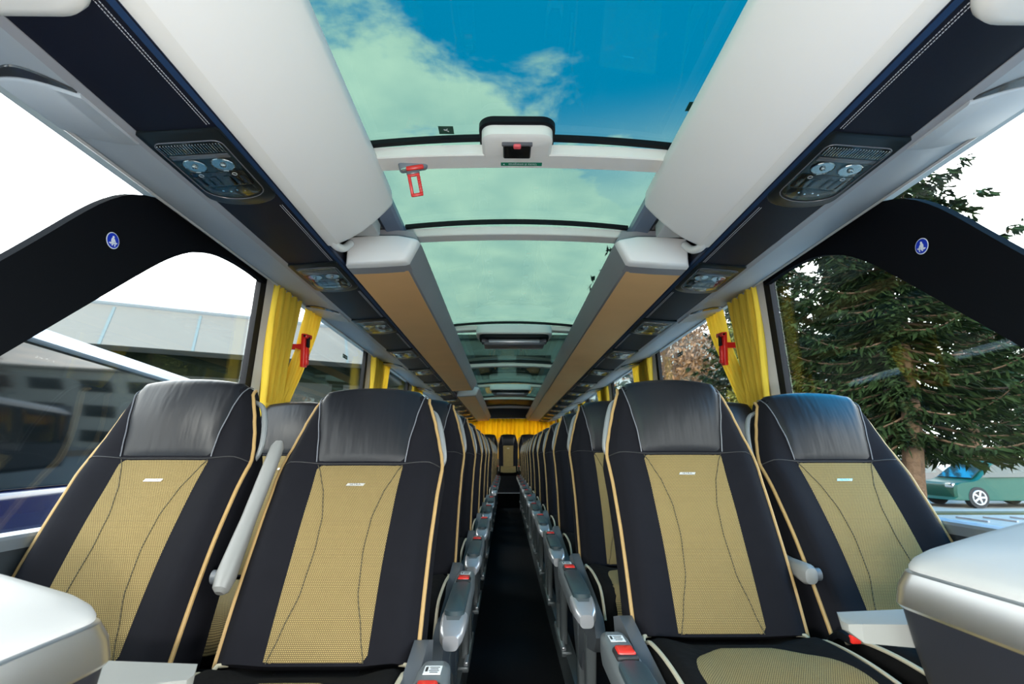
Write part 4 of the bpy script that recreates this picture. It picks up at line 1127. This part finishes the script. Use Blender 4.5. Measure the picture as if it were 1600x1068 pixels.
def spruce(h_, rad, seed, z0=1.2, dens=1.0, gap=None):
    rd = random.Random(seed); r = empty('spruce_tree', (0, 0, 0))
    mb = MB(); lean = [Vector((0.10 * sin(i * 0.9 + seed), 0.08 * cos(i * 1.3), h_ * i / 10)) for i in range(11)]
    tr0 = 0.018 * h_
    mb.tube(lean, [tr0 * (1 - 0.93 * i / 10) for i in range(11)], M_bark, n=10); mb.build('trunk', r)
    vs = []; fs = []; bv = MB()
    z = z0
    while z < h_ * 0.985:
        f = (z - z0) / (h_ - z0); L = rad * (1 - f) ** 0.8 * rd.uniform(0.75, 1.1) + 0.12
        nb = rd.randint(5, 7)
        a0 = rd.uniform(0, 6.28)
        for b in range(nb):
            a = a0 + 2 * pi * b / nb + rd.uniform(-0.3, 0.3); l_ = L * rd.uniform(0.7, 1.1)
            if gap and z < 5.2 and abs((a - gap + pi) % (2 * pi) - pi) < 0.75: l_ *= 0.12
            drop = 0.25 * (1 - f) + 0.02
            n = max(4, int(l_ / 0.22)); pts = []
            for i in range(n + 1):
                t = i / n; pts.append(Vector((cos(a) * l_ * t, sin(a) * l_ * t, z - drop * l_ * sin(t * 2.4) * 0.9 + 0.25 * l_ * t * t)))
            if l_ > 0.5: bv.tube(pts, [0.02 * (1 - 0.8 * i / n) * (0.5 + l_ / 3) for i in range(n + 1)], M_bark, n=4, caps=False)
            for i in range(1, n + 1):
                p = pts[i]; t = i / n
                sub = int((5 + 9 * t * (1.1 - 0.3 * t)) * dens)
                for q in range(sub):
                    sa = a + rd.choice((-1, 1)) * rd.uniform(0.4, 1.4); sl = (0.16 + 0.30 * (1 - t) + 0.1 * rd.random()) * (0.6 + 0.12 * l_)
                    d = Vector((cos(sa), sin(sa), -rd.uniform(0.0, 0.9))).normalized()
                    st_ = p + Vector((rd.uniform(-.1, .1), rd.uniform(-.1, .1), rd.uniform(-.07, .05)))
                    side_ = d.cross(Vector((rd.uniform(-1, 1), rd.uniform(-1, 1), 1))).normalized() * rd.uniform(0.018, 0.035)
                    o = len(vs); e = st_ + d * sl
                    vs += [st_ - side_ * 0.6, (st_ + e) / 2 - side_, e, (st_ + e) / 2 + side_, st_ + side_ * 0.6]; fs.append((o, o + 1, o + 2, o + 3, o + 4))
        z += rd.uniform(0.16, 0.26) * (0.8 + 0.1 * h_ / 10)
    bv.build('branches', r)
    mb = MB(); mb.add(vs, fs, M_needle); mb.build('needles', r, smooth=False)
    return r
GZ = -0.52
sprA = spruce(11.5, 2.9, 5, 1.9, 2.2, radians(232))
sprA.location = (7.85, 10.1, GZ); tag(sprA, 'large spruce with bare brown trunk outside the right window', 'tree', 'spruces on the right')
sprB = spruce(10.0, 1.7, 9, 2.4, 0.9)
sprB.location = (17.8, 19.6, GZ); sprB.scale = (1.25,) * 3; tag(sprB, 'slim spruce with open top rising at the right edge of the window', 'tree', 'spruces on the right')
for (x, y, sc_, rz, lab) in ((8.6, 15.8, 0.85, 1.0, 'dark spruce behind the bare trunk, nearer the yellow curtain'), (11.6, 17.0, 0.8, 2.5, 'dark spruce directly behind the bare brown trunk'), (17.0, 23.5, 0.85, 2.0, 'tall dark spruce behind the green hatchback'),
                       (22.0, 22.5, 0.9, 3.1, 'spruce at the back right, outermost of the group'), (5.9, 12.4, 0.62, 4.4, 'smaller spruce left of the bare trunk')):
    t = copy_tree(sprA); t.location = (x, y, GZ); t.scale = (sc_,) * 3; t.rotation_euler = (0, 0, rz); tag(t, lab, 'tree', 'spruces on the right')
def broad(name, loc, h_, rad, m, seed, lab, cnt=9000, size=0.09, group=None, tall=0.9):
    rd = random.Random(seed); r = empty(name, loc, label=lab, cat='tree', group=group)
    mb = MB(); mb.tube([(0, 0, 0), (0.1, 0, h_ * 0.35), (0.0, 0.1, h_ * 0.75)], [0.16, 0.12, 0.04], M_bark, n=8)
    blobs = []
    for i in range(26):
        a = rd.uniform(0, 6.28); f = rd.random(); rr = rad * rd.uniform(0.3, 1.0) * (1 - 0.5 * f); z = h_ * (0.22 + 0.75 * f)
        c = Vector((cos(a) * rr, sin(a) * rr, z)); mb.tube([(0, 0, z * 0.55), c * 0.6 + Vector((0, 0, z * 0.3)), c], [0.04, 0.025, 0.01], M_bark, n=5)
        k = rad * rd.uniform(0.22, 0.42); blobs.append((c, (k, k, k * tall), cnt // 26))
    mb.build('trunk', r); leaf_mesh('foliage', blobs, m, size, seed, r, 0.3)
    return r
broad('beech_tree', (4.7, 15.0, -0.52), 8.0, 2.7, M_autumn, 11, 'brown leaved autumn tree behind the right curtains', 7000, 0.075)
broad('beech_tree', (7.6, 22.0, -0.52), 10.0, 3.2, M_autumn, 12, 'farther brown leaved autumn tree outside right rear windows', 6000, 0.10)
broad('reflection_tree', (5.5, 11.4, -0.52), 5.2, 0.75, M_curtain_reflection, 13, 'slim yellow green tree added as the reflection of the right curtain', 7000, 0.06, tall=2.2)  # added tree standing in for the curtain's reflection in the window
broad('broadleaf_tree', (-8.0, 30.0, -1.2), 8.0, 3.5, M_birch, 15, 'dark broadleaf tree behind the left rear windows', 6000, 0.16)
broad('broadleaf_tree', (4.5, 17.0, -1.2), 9.7, 2.0, M_birch, 17, 'dark leafy tree seen through roof glass on the right', 1100, 0.17)
ob = empty('backdrop_block', (2.0, 38.0, -1.2), label='added pale block beyond the rear of the coach, toning the rear roof glass', cat='building')  # invented block, gives the rear roof glass the tone of its interior reflections
mb = MB(); mb.box((0, 6, 5.4), (46, 12, 10.8), M_backdrop); mb.build('wall', ob)
mb = MB(); mb.box((0, 6, 10.95), (46.6, 12.6, 0.3), M_cladj); mb.build('roof', ob)
for fl_ in range(3):
    for i in range(11):
        mb = MB(); mb.box((-20 + i * 4.0, -0.04, 2.2 + fl_ * 3.3), (2.6, 0.12, 1.5), M_hallglass, r=0.02); mb.build('window', ob)
